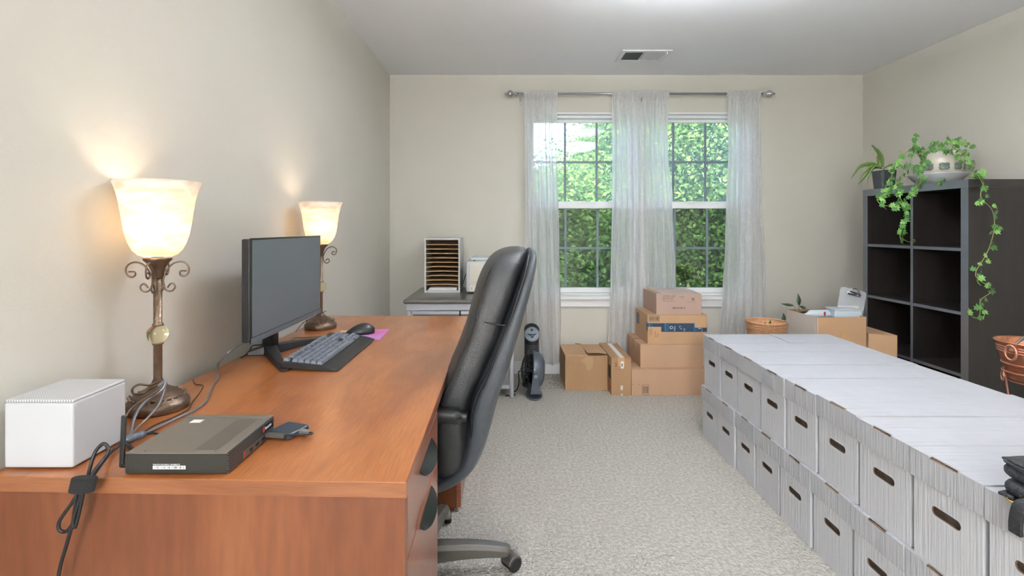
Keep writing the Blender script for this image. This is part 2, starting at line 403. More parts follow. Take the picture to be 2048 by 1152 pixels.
M['crystal'] = crystal()
def emis(name, col, s):
    m = bpy.data.materials.new(name); m.use_nodes = True; b = m.node_tree.nodes['Principled BSDF']
    b.inputs['Base Color'].default_value = lin(col); b.inputs['Emission Color'].default_value = lin(col); b.inputs['Emission Strength'].default_value = s
    return m
M['bulb'] = emis('lit_bulb', '#ffe6c4', 14)
M['ceil_fill'] = emis('fill_bowl_glow', '#f4f8ff', CEIL_FILL)
M['fill_uplight'] = emis('fill_tray_glow', '#f4f8ff', UP_FILL)
M['fill_drum'] = emis('fill_drum_glow', '#f4f8ff', DRUM_FILL)

# ------------------------------------------------------------------ room shell
T = .16
WX0, WX1, WZ0, WZ1 = .164, 2.0, .634, 2.135
def struct(mb, name, m, **k):
    return mb.build(name, m, kind='structure', **k)
struct(MB().box(XL-T, XR+T, YF-T, YB+T, -.1, 0), 'floor', M['carpet'])
struct(MB().box(XL-T, XR+T, YF-T, YB+T, ZC, ZC+.2), 'ceiling', M['ceil'])
struct(MB().box(XL-T, XL, YF-T, YB+T, 0, ZC), 'wall_left', M['wall'])
struct(MB().box(XR, XR+T, YF-T, YB+T, 0, ZC), 'wall_right', M['wall'])
struct(MB().box(XL, XR, YF-T, YF, 0, ZC), 'wall_front', M['wall'])
b = MB()
b.box(XL, WX0, YB, YB+T, 0, ZC); b.box(WX1, XR, YB, YB+T, 0, ZC)
b.box(WX0, WX1, YB, YB+T, 0, WZ0); b.box(WX0, WX1, YB, YB+T, WZ1, ZC)
struct(b, 'wall_back', M['wall'])
def baseboard(name, x0, x1, y0, y1, axis):
    b = MB(); b.box(x0, x1, y0, y1, 0, .085)
    if axis == 'y': b.box(x0, x1, y0+.004, y1, .085, .1)
    elif x0 < 0: b.box(x0, x1-.004, y0, y1, .085, .1)
    else: b.box(x0+.004, x1, y0, y1, .085, .1)
    struct(b, name, M['trim'], bevel=.002)
baseboard('baseboard_back', XL, XR, YB-.014, YB, 'y')
baseboard('baseboard_left', XL, XL+.014, YF, YB-.015, 'x')
baseboard('baseboard_right', XR-.014, XR, YF, YB-.015, 'x')

# window reveals, stool and apron
struct(MB().box(WX0-.04, WX1+.04, YB-.045, YB-.0005, WZ0-.022, WZ0).box(WX0+.0005, WX1-.0005, YB-.0005, YB+.075, WZ0-.0005, WZ0+.002), 'trim_1', M['trim'], bevel=.004)
struct(MB().box(WX0-.02, WX1+.02, YB-.018, YB-.0005, WZ0-.085, WZ0-.022).box(WX0-.02, WX1+.02, YB-.024, YB-.018, WZ0-.085, WZ0-.074), 'trim_2', M['trim'], bevel=.003)
struct(MB().box(WX0+.0005, WX0+.012, YB-.001, YB+.075, WZ0+.002, WZ1-.012).box(WX1-.012, WX1-.0005, YB-.001, YB+.075, WZ0+.002, WZ1-.012)
       .box(WX0+.0005, WX1-.0005, YB-.001, YB+.075, WZ1-.012, WZ1-.0005), 'trim_3', M['trim'])

def window(n, x0, x1, gx0, gx1):
    t = thing('window_%d' % n, None, None, ((x0+x1)/2, YB+.1, WZ0+.002), kind='structure')
    zb, zt = WZ0+.0025, WZ1-.0125
    b = MB(); fy0, fy1 = YB+.05, YB+.15
    b.box(x0, gx0-.028, fy0, fy1, zb, zt); b.box(gx1+.028, x1, fy0, fy1, zb, zt)
    b.box(gx0-.028, gx1+.028, fy0, fy1, zb, .65); b.box(gx0-.028, gx1+.028, fy0, fy1, 2.10, zt)
    b.build('window_frame', M['vinyl'], t, bevel=.003)
    def sash(y0, y1, z0, z1, gz0, gz1, name, gm):
        a = MB(); e = .0275
        a.box(gx0-e, gx0, y0, y1, z0, z1).box(gx1, gx1+e, y0, y1, z0, z1)
        a.box(gx0, gx1, y0, y1, z0, gz0).box(gx0, gx1, y0, y1, gz1, z1)
        a.box(gx0, gx1, y0-.002, y0+.006, gz0-.012, gz0-.004)
        s = a.build(name, M['vinyl'], t, bevel=.003)
        ym = (y0+y1)/2; wdt = (gx1-gx0)/3; hh = (gz1-gz0)/2; g = .009
        for k in (1, 2):
            MB().box(gx0+k*wdt-g, gx0+k*wdt+g, ym-.004, ym+.004, gz0, gz1).build('muntin', M['muntin'], s)
        for k in range(3):
            MB().box(gx0+k*wdt+g*(k > 0), gx0+(k+1)*wdt-g*(k < 2), ym-.004, ym+.004, gz0+hh-g, gz0+hh+g).build('muntin', M['muntin'], s)
            for j in range(2):
                MB().box(gx0+k*wdt+g*(k > 0), gx0+(k+1)*wdt-g*(k < 2), ym-.002, ym+.002, gz0+j*hh+g*j, gz0+(j+1)*hh-g*(1-j)).build('pane', gm, s)
        return s
    sash(YB+.1, YB+.13, 1.372, 2.099, 1.412, 2.073, 'upper_sash', M['glass_up'])
    s = sash(YB+.06, YB+.095, .652, 1.405, .695, 1.352, 'lower_sash', M['glass_low'])
    MB().box((gx0+gx1)/2-.03, (gx0+gx1)/2+.03, YB+.05, YB+.0605, 1.395, 1.412).build('sash_lock', M['vinyl'], s, bevel=.003)
    MB().box(gx0-.01, gx1+.01, YB+.134, YB+.136, .66, 1.40).build('insect_screen', M['screen_mesh'], t)
window(1, WX0+.0125, 1.086, .2386, 1.034)
window(2, 1.0865, WX1-.0125, 1.143, 1.950)

# ------------------------------------------------------------------ outside: lawn and trees behind the glass
struct(MB().box(-30, 40, YB+1, 60, -3.1, -3.0), 'floor_outside', M['lawn'])
def foliage_mat():
    m = bpy.data.materials.new('tree_leaves'); m.use_nodes = True; t = m.node_tree; t.nodes.clear()
    o = t.nodes.new('ShaderNodeOutputMaterial'); tc = t.nodes.new('ShaderNodeTexCoord')
    n = t.nodes.new('ShaderNodeTexNoise'); n.inputs['Scale'].default_value = 5; n.inputs['Detail'].default_value = 3
    t.links.new(tc.outputs['Object'], n.inputs[0])
    r = t.nodes.new('ShaderNodeValToRGB'); r.color_ramp.elements[0].position = .35; r.color_ramp.elements[0].color = lin('#40632f'); r.color_ramp.elements[1].position = .66; r.color_ramp.elements[1].color = lin('#7d9c52')
    e = r.color_ramp.elements.new(.78); e.color = lin('#a07a5c')
    t.links.new(n.outputs[0], r.inputs[0])
    df = t.nodes.new('ShaderNodeBsdfDiffuse'); tl = t.nodes.new('ShaderNodeBsdfTranslucent'); t.links.new(r.outputs[0], df.inputs[0]); t.links.new(r.outputs[0], tl.inputs[0])
    a = t.nodes.new('ShaderNodeMixShader'); a.inputs[0].default_value = .35; t.links.new(df.outputs[0], a.inputs[1]); t.links.new(tl.outputs[0], a.inputs[2])
    t.links.new(a.outputs[0], o.inputs[0]); return m
M['foliage'] = foliage_mat()
def tree(label, c, r, nl, size, trunk_r=.16, group='trees outside the windows'):
    t = thing('tree', label, 'tree', (c[0], c[1], -3.0), group=None)
    rng = np.random.default_rng(int(abs(c[0]*100)+c[1]*7))
    ncl = nl//90
    d = rng.normal(size=(ncl, 3)); d /= np.linalg.norm(d, axis=1)[:, None]
    rad = rng.uniform(.45, 1.04, size=(ncl, 1))**.6
    cen = d*rad*np.array(r)
    idx = rng.integers(0, ncl, nl)
    pos = cen[idx]+rng.normal(size=(nl, 3))*np.array([.26, .26, .2])
    nor = rng.normal(size=(nl, 3))*.75+np.array([0, -.25, .7])+cen[idx]/np.array(r)*.4
    nor /= np.linalg.norm(nor, axis=1)[:, None]
    a = np.cross(nor, rng.normal(size=(nl, 3))); a /= np.linalg.norm(a, axis=1)[:, None]; b_ = np.cross(nor, a)
    s = size*rng.uniform(.6, 1.3, size=(nl, 1))
    V = np.stack([pos-a*s*.6, pos+b_*s*.42+nor*s*.1, pos+a*s*.75, pos-b_*s*.42+nor*s*.1], axis=1)
    V = V.reshape(-1, 3)+np.array([0, 0, c[2]+3.0])
    me = bpy.data.meshes.new('foliage'); me.vertices.add(4*nl); me.vertices.foreach_set('co', V.ravel().astype(np.float32))
    me.loops.add(4*nl); me.loops.foreach_set('vertex_index', np.arange(4*nl, dtype=np.int32))
    me.polygons.add(nl); me.polygons.foreach_set('loop_start', np.arange(0, 4*nl, 4, dtype=np.int32))
    me.update(calc_edges=True); me.materials.append(M['foliage'])
    o = bpy.data.objects.new('foliage', me); COL.objects.link(o); o.parent = t; o['kind'] = 'stuff'
    g = MB(); base = Vector((c[0], c[1], -3.0))
    top = Vector((c[0], c[1], c[2]+r[2]*.5))
    g.tube(spline([base, base.lerp(top, .4)+Vector((.08, .05, 0)), top], 5), [trunk_r*(1-.06*i) for i in range(11)], 10)
    g.build('trunk', M['bark'], t, smooth=True)
    g = MB()
    for k in range(7):
        a0 = base.lerp(top, .35+.08*k); an = k*2.4
        g.tube([a0, a0+Vector((math.cos(an)*r[0]*.45, math.sin(an)*r[1]*.45, .5)), a0+Vector((math.cos(an)*r[0]*.8, math.sin(an)*r[1]*.8, 1.0))], [.06, .04, .02], 6)
        if k < 6: pass
    g.build('branches', M['bark'], t, smooth=True, kind='stuff')
tree('tall sunlit leafy tree outside the right window', (4.3, 10.0, 1.9), (2.75, 2.0, 3.6), 170000, .062)
tree('rounder green tree low outside the left window, below the patch of sky', (.75, 9.0, .1), (1.9, 1.5, 2.2), 70000, .058)
tree('tree crown between the two windows, set a little farther back', (2.7, 11.8, .6), (2.0, 1.6, 3.2), 95000, .068)
tree('leafy tree outside, hidden to the left of the windows', (-2.8, 10.5, 1.2), (2.0, 2.0, 3.2), 16000, .11)
tree('leafy tree outside, hidden to the right of the windows', (8.6, 11.0, 1.6), (2.3, 2.0, 3.4), 18000, .11)
tree('dark green tree far behind the others outside', (3.2, 16.0, -.4), (5.0, 2.0, 3.6), 30000, .13)

# ------------------------------------------------------------------ ceiling vent, added fill lights
t = thing('ceiling_vent', 'white metal air vent with slanting slats in the ceiling', 'vent', (1.0, 3.70, ZC))
b = MB(); x0, x1, y0, y1 = .825, 1.175, 3.575, 3.83
b.box(x0, x0+.03, y0, y1, ZC-.008, ZC-.0005).box(x1-.045, x1, y0, y1, ZC-.008, ZC-.0005).box(x0+.03, x1-.045, y0, y0+.035, ZC-.008, ZC-.0005).box(x0+.03, x1-.045, y1-.045, y1, ZC-.008, ZC-.0005)
b.box(.985, .993, y0+.035, y1-.045, ZC-.007, ZC-.0005)
b.build('frame', M['vent'], t, bevel=.002)
MB().box(x0+.03, x1-.045, y0+.035, y1-.045, ZC-.0015, ZC-.0004).build('duct_shadow_sheet', M['dark'], t)  # dark sheet painted as the shade inside the duct
for k in range(22):
    xx = .862+k*.0128
    if abs(xx-.989) < .006: continue
    a = -.9 if xx < .989 else .9
    MB().boxr((xx, (y0+y1)/2-.005, ZC-.006), (.011, y1-y0-.08, .0008), (0, a, 0)).build('slat', M['vent'], t)
MB().box(1.143, 1.149, 3.60, 3.63, ZC-.02, ZC-.008).build('lever', M['vent'], t)

x, y = .95, 1.88  # fill bowl added out of view to brighten the room
t = thing('fill_bowl', 'added unseen fill light, a white bowl over the middle of the room', 'light', (x, y, ZC))
MB().lathe([(.001, -.025), (.07, -.025), (.08, -.0005), (.001, -.0005)], (x, y, ZC), 24).build('canopy', M['vinyl'], t, smooth=True)
MB().cyl((x, y, ZC-.025), (x, y, ZC-.17), .008, n=10).build('rod', M['nickel'], t)
MB().lathe([(.262, -.162), (.27, -.16), (.27, -.17), (.24, -.205), (.17, -.235), (.001, -.25), (.001, -.245), (.165, -.23), (.235, -.20)], (x, y, ZC), 40, closed=True).build('bowl', M['ceil_fill'], t)
MB().lathe([(.001, -.172), (.21, -.172), (.21, -.182), (.001, -.182)], (x, y, ZC), 40).build('fill_tray', M['fill_uplight'], t)
x, y = -.25, -2.3  # fill drum added out of view to even out the light
t = thing('fill_drum', 'added unseen fill light, a white drum behind the camera', 'light', (x, y, ZC))
MB().lathe([(.001, -.02), (.06, -.02), (.065, -.0005), (.001, -.0005)], (x, y, ZC), 24).build('canopy', M['vinyl'], t, smooth=True)
MB().cyl((x, y, ZC-.02), (x, y, ZC-.62), .006, n=10).build('rod', M['nickel'], t)
MB().lathe([(.001, -.62), (.27, -.62), (.30, -.65), (.30, -.80), (.27, -.83), (.001, -.83)], (x, y, ZC), 40).build('diffuser', M['fill_drum'], t)

# ------------------------------------------------------------------ curtain rod and sheers
YR = 4.085; ZR = 1.19+(456-187.5)*YR/F
t = thing('curtain_rod', 'brushed nickel curtain rod with ball finials above the windows', 'curtain rod', (1.05, YR, ZR))
xa, xb = (1032-CX)*YR/F, (1527-CX)*YR/F
MB().cyl((xa, YR, ZR), (xb, YR, ZR), .0095).build('rod', M['nickel'], t, smooth=True)
for s, xx in ((-1, xa), (1, xb)):
    R = Matrix.Rotation(s*PI/2, 4, 'Y')
    MB().lathe([(.012, -.006), (.016, 0), (.014, .01), (.008, .018), (.02, .026), (.027, .04), (.029, .048), (.025, .062), (.012, .073), (.009, .076), (.011, .085), (.006, .092)], (xx, YR, ZR), 20, R).build('finial', M['nickel'], t, smooth=True)
for px in (1042, 1283, 1512):
    x = (px-CX)*YR/F
    g = MB(); g.box(x-.004, x+.004, YR, YB-.004, ZR-.045, ZR-.035); g.cyl((x, YR, ZR-.06), (x, YR, ZR-.002), .005, n=10); g.box(x-.01, x+.01, YB-.006, YB-.0005, ZR-.07, ZR-.015)
    g.build('bracket', M['nickel'], t)

def curtain(label, edges, folds, seed, zb, amp=.02, ybase=YR):
    rg = random.Random(seed)
    ph = [rg.uniform(0, 6.28) for _ in range(6)]
    ys = [e[0] for e in edges]
    def ed(z):
        py = CY-(z-H)*F/ybase
        i = 0
        while i < len(ys)-2 and py > ys[i+1]: i += 1
        q = min(1.0, max(0, (py-ys[i])/(ys[i+1]-ys[i]))); q = q*q*(3-2*q)
        return [((edges[i][k]*(1-q)+edges[i+1][k]*q)-CX)*ybase/F for k in (1, 2)]
    ztop = ZR+.018
    def fn(u, v):
        z = ztop+(zb-ztop)*(v**1.15)
        xl, xr = ed(z)
        d = max(0, ztop-z)
        uu = u+.018*math.sin(3*u*6.28+ph[0]+d*.8)+.01*math.sin(d*2.2+ph[1])*math.sin(u*PI)
        w1 = math.sin(2*PI*folds*u+ph[2]+.5*math.sin(d*1.3+ph[3]))
        w2 = math.sin(2*PI*folds*2.3*u+ph[4]+.6*math.sin(d*2+ph[5]))
        g = math.exp(-d*9)
        y = ybase+amp*1.6*(1-g)*(.85*w1+.22*w2)*(.8+.25*math.sin(d*1.7+ph[1]))
        y += g*.006*math.sin(2*PI*folds*4.1*u)
        if d < .04: y = ybase-.013+.004*math.sin(2*PI*folds*5*u+ph[3])
        x = xl+(xr-xl)*uu+.004*w2*(1-g)
        zz = z+.012*math.sin(u*9+ph[2])*v**8+.003*math.sin(2*PI*folds*4*u)*(v < .004)
        return (x, min(y, YB-.028), zz)
    o = MB().grid(fn, 110, 70).build('curtain', M['sheer'], None, smooth=True)
    # the gathered sleeve over the rod
    xl, xr = ed(ZR)
    props(o, label, 'curtain')
    def sl(u, v):
        a = v*2*PI; r = .0135+.003*math.sin(u*folds*34+math.sin(a)*.8)
        return (xl+(xr-xl)*u, ybase+r*math.cos(a), ZR+r*math.sin(a)*1.15)
    s = MB().grid(sl, 90, 13).build('rod_pocket', M['sheer'], o, smooth=True)
    return o
curtain('leftmost white sheer curtain hanging behind the office chair', [(183, 1047, 1114), (300, 1048, 1113), (493, 1049, 1117), (640, 1052, 1121), (728, 1064, 1119)], 4, 1, .105, .022)
curtain('white sheer curtain at the left of the middle pair, behind the carton stack', [(183, 1225, 1284), (300, 1226, 1287), (403, 1225, 1290), (575, 1221, 1291), (640, 1217, 1291), (728, 1214, 1290)], 4, 2, .10, .02)
curtain('white sheer curtain at the right of the middle pair, in front of the right window', [(183, 1284, 1337), (300, 1284, 1337), (403, 1284, 1346), (575, 1286, 1353), (728, 1286, 1356)], 4, 3, .09, .02, YR-.004)
curtain('rightmost white sheer curtain, hanging beside the wicker basket', [(183, 1453, 1520), (300, 1456, 1521), (403, 1452, 1524), (500, 1450, 1529), (575, 1446, 1532), (660, 1440, 1533), (728, 1440, 1534)], 5, 4, .10, .022)

# ------------------------------------------------------------------ desk
DZ = .75
def PD(px, py, z=0): return PZ(px, py, DZ+z)
A, B_, C_, D_ = PD(-1, 954.5), PD(812, 965), PD(935.5, 632), PD(657, 631)
A = Vector((-.920, A.y+.004, DZ))
t = thing('desk', 'cherry laminate desk running along the left wall', 'desk', (-.55, 1.7, 0))
b = MB()
poly = [(A.x, A.y), (B_.x, B_.y), (C_.x, C_.y), (D_.x, D_.y)]
b.mi = 0; b.prism(poly, DZ-.0268, DZ)
b.build('desk_top', M['desk_top'], t, bevel=.0015)
# banded edges
def band(p, q, name, m, z0, z1, off=.0012):
    p = Vector((p[0], p[1], 0)); q = Vector((q[0], q[1], 0)); d = (q-p).normalized(); n = Vector((d.y, -d.x, 0))
    MB().prism([(p.x, p.y), (q.x, q.y), ((q+n*off).x, (q+n*off).y), ((p+n*off).x, (p+n*off).y)], z0, z1).build(name, m, t)
band(poly[0], poly[1], 'edge_band', M['desk_edge'], DZ-.0262, DZ-.0008)
band(poly[1], poly[2], 'edge_band', M['drawer'], DZ-.0262, DZ-.0008)
dx = C_.x-B_.x; dy = C_.y-B_.y
def ex(y): return B_.x+(y-B_.y)*dx/dy           # the long right edge of the top
ys = B_.y+.004
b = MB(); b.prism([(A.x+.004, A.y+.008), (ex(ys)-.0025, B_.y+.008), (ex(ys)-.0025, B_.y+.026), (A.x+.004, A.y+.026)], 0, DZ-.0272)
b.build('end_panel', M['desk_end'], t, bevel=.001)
YP0, YP1 = B_.y+.026, 1.312
def pedestal(y0, y1):
    b = MB(); xx = ex(y0)-.021
    b.box(xx-.58, xx, y0+.0005, y0+.018, .02, DZ-.028); b.box(xx-.58, xx, y1-.018, y1, .02, DZ-.028)
    b.box(xx-.58, xx-.562, y0+.018, y1-.018, .02, DZ-.028); b.box(xx-.55, xx-.01, y0+.018, y1-.018, 0.0, .02)
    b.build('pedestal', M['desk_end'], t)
    for z0, z1, hz in ((.602, .7205, .695), (.298, .597, .583), (.022, .293, .27)):
        d = MB().box(ex(y0)-.0205, ex(y0)-.002, y0+.002, y1-.001, z0, z1).build('drawer', M['drawer'], t, bevel=.0012)
        # half-moon pull: a dished plate with its straight edge on the drawer face
        ym = (y0+y1)/2+.01; xf = ex(y0)-.002; g = MB()
        N = 18; R0 = []
        ring_t, ring_b = [], []
        for k in range(N+1):
            a = PI*k/N
            yy = ym-.082*math.cos(a); xo = .0225*math.sin(a)**.8; zd = .021*math.sin(a)**.8
            ring_t.append((xf+xo, yy, hz-zd)); ring_b.append((xf+xo-.0015, yy, hz-zd-.003))
        top0 = [(xf, p[1], hz+.002) for p in ring_t]
        g.rings([top0, ring_t, ring_b, [(xf, p[1], hz-.006) for p in ring_t]], cap=False)
        g.build('drawer_pull', M['black_gloss'], d, smooth=False)
pedestal(YP0, YP1)
pedestal(2.13, C_.y-.03)
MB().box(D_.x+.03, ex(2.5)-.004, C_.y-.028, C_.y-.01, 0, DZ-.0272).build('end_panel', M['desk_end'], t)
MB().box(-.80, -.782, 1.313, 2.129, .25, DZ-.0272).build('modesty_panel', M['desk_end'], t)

# ------------------------------------------------------------------ table lamps
def lamp(x, y, label, seed):
    t = thing('table_lamp', label, 'lamp', (x, y, DZ))
    c = (x, y, DZ)
    MB().lathe([(0, .0005), (.066, .0005), (.068, .004), (.068, .016), (.0655, .022), (.063, .024), (.058, .030), (.052, .036), (.047, .039), (.0455, .0395), (.043, .043), (.036, .046), (.024, .053), (.014, .062), (.0105, .072), (0, .072)], c, 40).build('base', M['bronze_dark'], t, smooth=True)
    for k in range(22):      # raised leaf band round the foot
        a = 2*PI*k/22; q = Vector((x+.0565*math.cos(a), y+.0565*math.sin(a), DZ+.0325))
        g = MB(); mm = Matrix.Translation(q) @ Matrix.Rotation(a, 4, 'Z') @ Matrix.Rotation(-.85, 4, 'Y') @ Matrix.Diagonal((1.2, 1, .45, 1))
        g.lathe([(0, -.006), (.004, -.0045), (.006, 0), (.004, .0045), (0, .006)], (0, 0, 0), 8)
        g.v = [tuple(mm @ Vector(p)) for p in g.v]
        g.build('base_ornament', M['bronze'], t, smooth=True)
    MB().lathe([(.0102, .06), (.0095, .068), (.0095, .155), (.0125, .158), (.0125, .161)], c, 16).build('lower_stem', M['bronze'], t, smooth=True)
    MB().lathe([(.008, .1605)]+[(.0245*math.sin(a), .182-.0235*math.cos(a)) for a in [PI*k/16 for k in range(2, 15)]]+[(.008, .2035)], c, 28).build('crystal_ball', M['crystal'], t, smooth=True)
    MB().lathe([(.0125, .203), (.0125, .206), (.0095, .209), (.0095, .330)], c, 16).build('upper_stem', M['bronze'], t, smooth=True)
    MB().lathe([(.011, .318), (.012, .322), (.0135, .335), (.018, .346), (.023, .355), (.030, .362), (.031, .366), (.029, .3685), (.010, .3685)], c, 28).build('cup', M['bronze_dark'], t, smooth=True)
    # scroll arms
    for k in range(4):
        a = .25+k*PI/2
        dv = Vector((math.cos(a), math.sin(a), 0))
        pts = [(.046, .336), (.054, .3335), (.0575, .326), (.053, .3185), (.0465, .3185), (.042, .326)]
        pr = [(.062, .3345), (.050, .3345), (.0478, .3265), (.054, .3215), (.063, .325), (.0675, .335), (.066, .3465), (.057, .3555), (.044, .357), (.031, .351), (.020, .337), (.0125, .318), (.0118, .306), (.0145, .294), (.0215, .286), (.031, .2865), (.037, .294), (.035, .302), (.0285, .3045), (.023, .298), (.021, .2945)]
        p3 = [Vector((x, y, DZ+z))+dv*r for r, z in pr]
        MB().tube(spline(p3, 4), .0021, 8).build('scroll', M['bronze_dark'], t, smooth=True)
    # glass shade, open at the top
    pr = [(.030, .371), (.041, .375), (.052, .387), (.060, .404), (.066, .424), (.0705, .450), (.0745, .480), (.079, .508), (.085, .532), (.0925, .553)]
    inner = [(r-.0035, z+.002) for r, z in pr[::-1]]; inner[0] = (pr[-1][0]-.003, pr[-1][1])
    R = []
    for r, z in pr+inner[:-1]:
        R.append([Vector((x+r*math.cos(2*PI*k/48), y+r*math.sin(2*PI*k/48), DZ+z)) for k in range(48)])
    MB().rings(R, cap=False).build('lamp_shade', M['shade'], t, smooth=True)
    MB().cyl((x, y, DZ+.366), (x, y, DZ+.405), .013, n=16).build('socket', M['bronze_dark'], t, smooth=True)
    MB().lathe([(.008, .405), (.012, .415), (.026, .445), (.029, .465), (.024, .485), (.01, .496), (.001, .498)], c, 20).build('bulb', M['bulb'], t, smooth=True)
    d = bpy.data.lights.new('bulb_light', 'POINT'); o = bpy.data.objects.new('bulb_light', d); COL.objects.link(o); o.parent = t
    o.location = (0, 0, .462); d.energy = LAMP_W; d.color = (1, .92, .82); d.shadow_soft_size = .031
lamp(-.8455, 1.242, 'lit bronze table lamp with alabaster shade beside the white box', 1)
lamp(-.812, 2.245, 'lit bronze table lamp with alabaster shade behind the monitor', 2)

# ------------------------------------------------------------------ white box on the desk
x0, y0 = -.912, .928
t = thing('external_drive_case', 'white perforated box-shaped device on the near left end of the desk', 'device', (x0+.062, y0+.065, DZ))
MB().box(x0, x0+.1255, y0, y0+.131, DZ+.003, DZ+.1215).build('case', M['white_pl'], t, bevel=.004, seg=3)
MB().box(x0+.001, x0+.1245, y0+.001, y0+.130, DZ+.1216, DZ+.127).build('perforated_top', M['white_perf'], t, bevel=.002)
MB().box(x0+.01, x0+.115, y0+.01, y0+.12, DZ, DZ+.003).build('foot', M['black_rub'], t)
MB().boxr((x0+.1258, y0+.006, DZ+.115), (.001, .002, .002)).build('status_light', M['paper'], t)

# ------------------------------------------------------------------ small computer
x0, x1, y0, y1 = -.6770, -.4945, .9085, 1.088
t = thing('mini_computer', 'flat black mini computer with hexagonal grille on the near desk end', 'computer', ((x0+x1)/2, (y0+y1)/2, DZ))
MB().box(x0, x1, y0, y1, DZ+.002, DZ+.0370).build('case', M['pc'], t, bevel=.0012)
MB().box(x0+.001, x1-.001, y0+.0005, y1-.012, DZ+.0371, DZ+.0392).build('top_cover', M['pc_top'], t, bevel=.0006)
MB().box(x0+.0, x1, y1-.0105, y1+.001, DZ+.0371, DZ+.0415).build('rear_lip', M['pc_top'], t, bevel=.0006)
MB().box(x1-.066, x1-.024, y0+.012, y1-.02, DZ+.0390, DZ+.03945).build('vent_panel', M['pc_perf'], t)
MB().box(x1-.0005, x1+.0018, y0+.001, y1-.001, DZ+.003, DZ+.0385).build('grille', M['pc_hex'], t, bevel=.0004)
MB().box(x1+.0018, x1+.0026, y0+.05, y1-.003, DZ+.004, DZ+.019).build('port_panel', M['grey_metal'], t)
for k, yy in enumerate((y0+.075, y0+.098, y0+.122)):
    MB().box(x1+.0024, x1+.0030, yy, yy+.014-.004*(k == 0), DZ+.008, DZ+.014).build('port', M['black_rub'], t)
MB().box(x1+.0018, x1+.0025, y1-.052, y1-.006, DZ+.0225, DZ+.035).build('name_badge', M['black_gloss'], t)
MB().box(x1+.0022, x1+.0028, y1-.052, y1-.044, DZ+.0235, DZ+.034).build('red_mark', M['red'], t, label='small red mark on the badge')
text('lenovo', t, .010, (x1+.0027, y1-.042, DZ+.0255), (PI/2, 0, PI/2), M['wprint'], 'badge_text')
MB().box(x1+.0022, x1+.003, y0+.052, y0+.058, DZ+.006, DZ+.017).build('sticker', M['red'], t)
MB().box(x0+.050, x0+.108, y0-.0006, y0+.0001, DZ+.0105, DZ+.0165).build('barcode_label', M['paper'], t)
for k in range(34):
    if random.random() < .25: continue
    xx = x0+.053+k*.0016
    MB().box(xx, xx+random.choice((.0005, .001)), y0-.0008, y0-.0005, DZ+.0115, DZ+.0155).build('barcode_line', M['ink'], t)
text('P330 MT-M 30CF-000123  S/N MJ0E2CYP', t, .0034, (x0+.050, y0-.0003, DZ+.0175), (PI/2, 0, 0), M['wprint'], 'serial_text', sx=.82)
for xa_, xb_ in ((.016, .044), (.117, .144)):
    MB().box(x0+xa_, x0+xb_, y0-.0003, y0+.0004, DZ+.0085, DZ+.0185).build('side_vent', dots(mat('side_vent', '#35342f', .5), 420, .33, '#0b0b0a', ('X', 'Z')) if 'sv' not in M else M['sv'], t)
MB().boxr((x0+.038, y1-.03, DZ+.0394), (.022, .016, .0004)).build('sticker', M['paper'], t, label='white sticker')
for xx, yy in ((.030, .008), (.157, .008)):
    MB().cyl((x0+xx, y0+yy, DZ+.0391), (x0+xx, y0+yy, DZ+.0395), .0013, n=8).build('screw', M['black_rub'], t)
g = MB(); g.boxr((x0-.0125, y0+.012, DZ+.055), (.009, .0055, .094), (0, math.radians(2.5), 0))
a = g.build('antenna', M['black'], t, bevel=.0025, seg=3)
MB().cyl((x0-.014, y0+.012, DZ+.012), (x0+.001, y0+.012, DZ+.012), .0045, n=12).build('antenna_joint', M['black'], a)
MB().cyl((x0-.009, y0+.03, DZ+.024), (x0+.001, y0+.03, DZ+.024), .004, n=12).build('plug', M['black'], t)

# portable drive with its cable
t = thing('portable_drive', 'small dark blue portable drive lying right of the mini computer', 'drive', (-.455, 1.10, DZ))
M['drive'] = mat('slate_blue_plastic', '#2f3945', .4, var=.03)
MB().boxr((-.462, 1.088, DZ+.008), (.058, .062, .013), (0, 0, -.35)).build('case', M['drive'], t, bevel=.005, seg=3)
MB().boxr((-.424, 1.078, DZ+.009), (.026, .013, .008), (0, 0, -.45)).build('plug', M['steel_d'], t, bevel=.001)
pl = [(-.411, 1.072), (-.401, 1.063), (-.400, 1.050), (-.412, 1.040), (-.432, 1.037), (-.452, 1.041)]
MB().tube(spline([(p[0], p[1], DZ+.010+.003*k) for k, p in enumerate(pl)][:4]+[(-.432, 1.040, DZ+.018), (-.452, 1.044, DZ+.016)], 6), .0019, 8).build('cable', M['cable'], t, smooth=True)
MB().boxr((-.470, 1.046, DZ+.015), (.040, .012, .007), (0, 0, -.15)).build('plug', M['grey_metal'], t, bevel=.001)

# ------------------------------------------------------------------ monitor
YL, YRt, XM = 1.50, 2.065, -.750
t = thing('monitor', 'wide black flat monitor standing on the desk, screen facing the room', 'monitor', (XM-.05, 1.78, DZ))
zb, zt = .846, 1.160
MB().box(XM-.028, XM-.002, YL+.004, YRt-.004, zb+.004, zt-.003).build('housing', M['black'], t, bevel=.004)
MB().box(XM-.002, XM+.003, YL, YRt, zb, zt).build('bezel', M['black_gloss'], t, bevel=.001)
MB().box(XM+.0028, XM+.0038, YL+.007, YRt-.007, zb+.020, zt-.006).build('screen', M['screen'], t)
MB().box(XM+.0025, XM+.0042, YL+.001, YRt-.001, zb+.001, zb+.018).build('chin', M['fan'], t, bevel=.0006)
MB().box(XM+.004, XM+.0046, YRt-.075, YRt-.045, zb+.006, zb+.012).build('name_badge', M['nickel'], t)
g = MB(); g.box(XM-.055, XM-.028, 1.72, 1.84, .93, 1.08).build('rear_mount', M['black'], t, bevel=.006)
g = MB(); g.tube([(XM-.075, 1.79, DZ+.012), (XM-.07, 1.79, DZ+.12), (XM-.05, 1.79, DZ+.24)], [.028, .022, .022], 16)
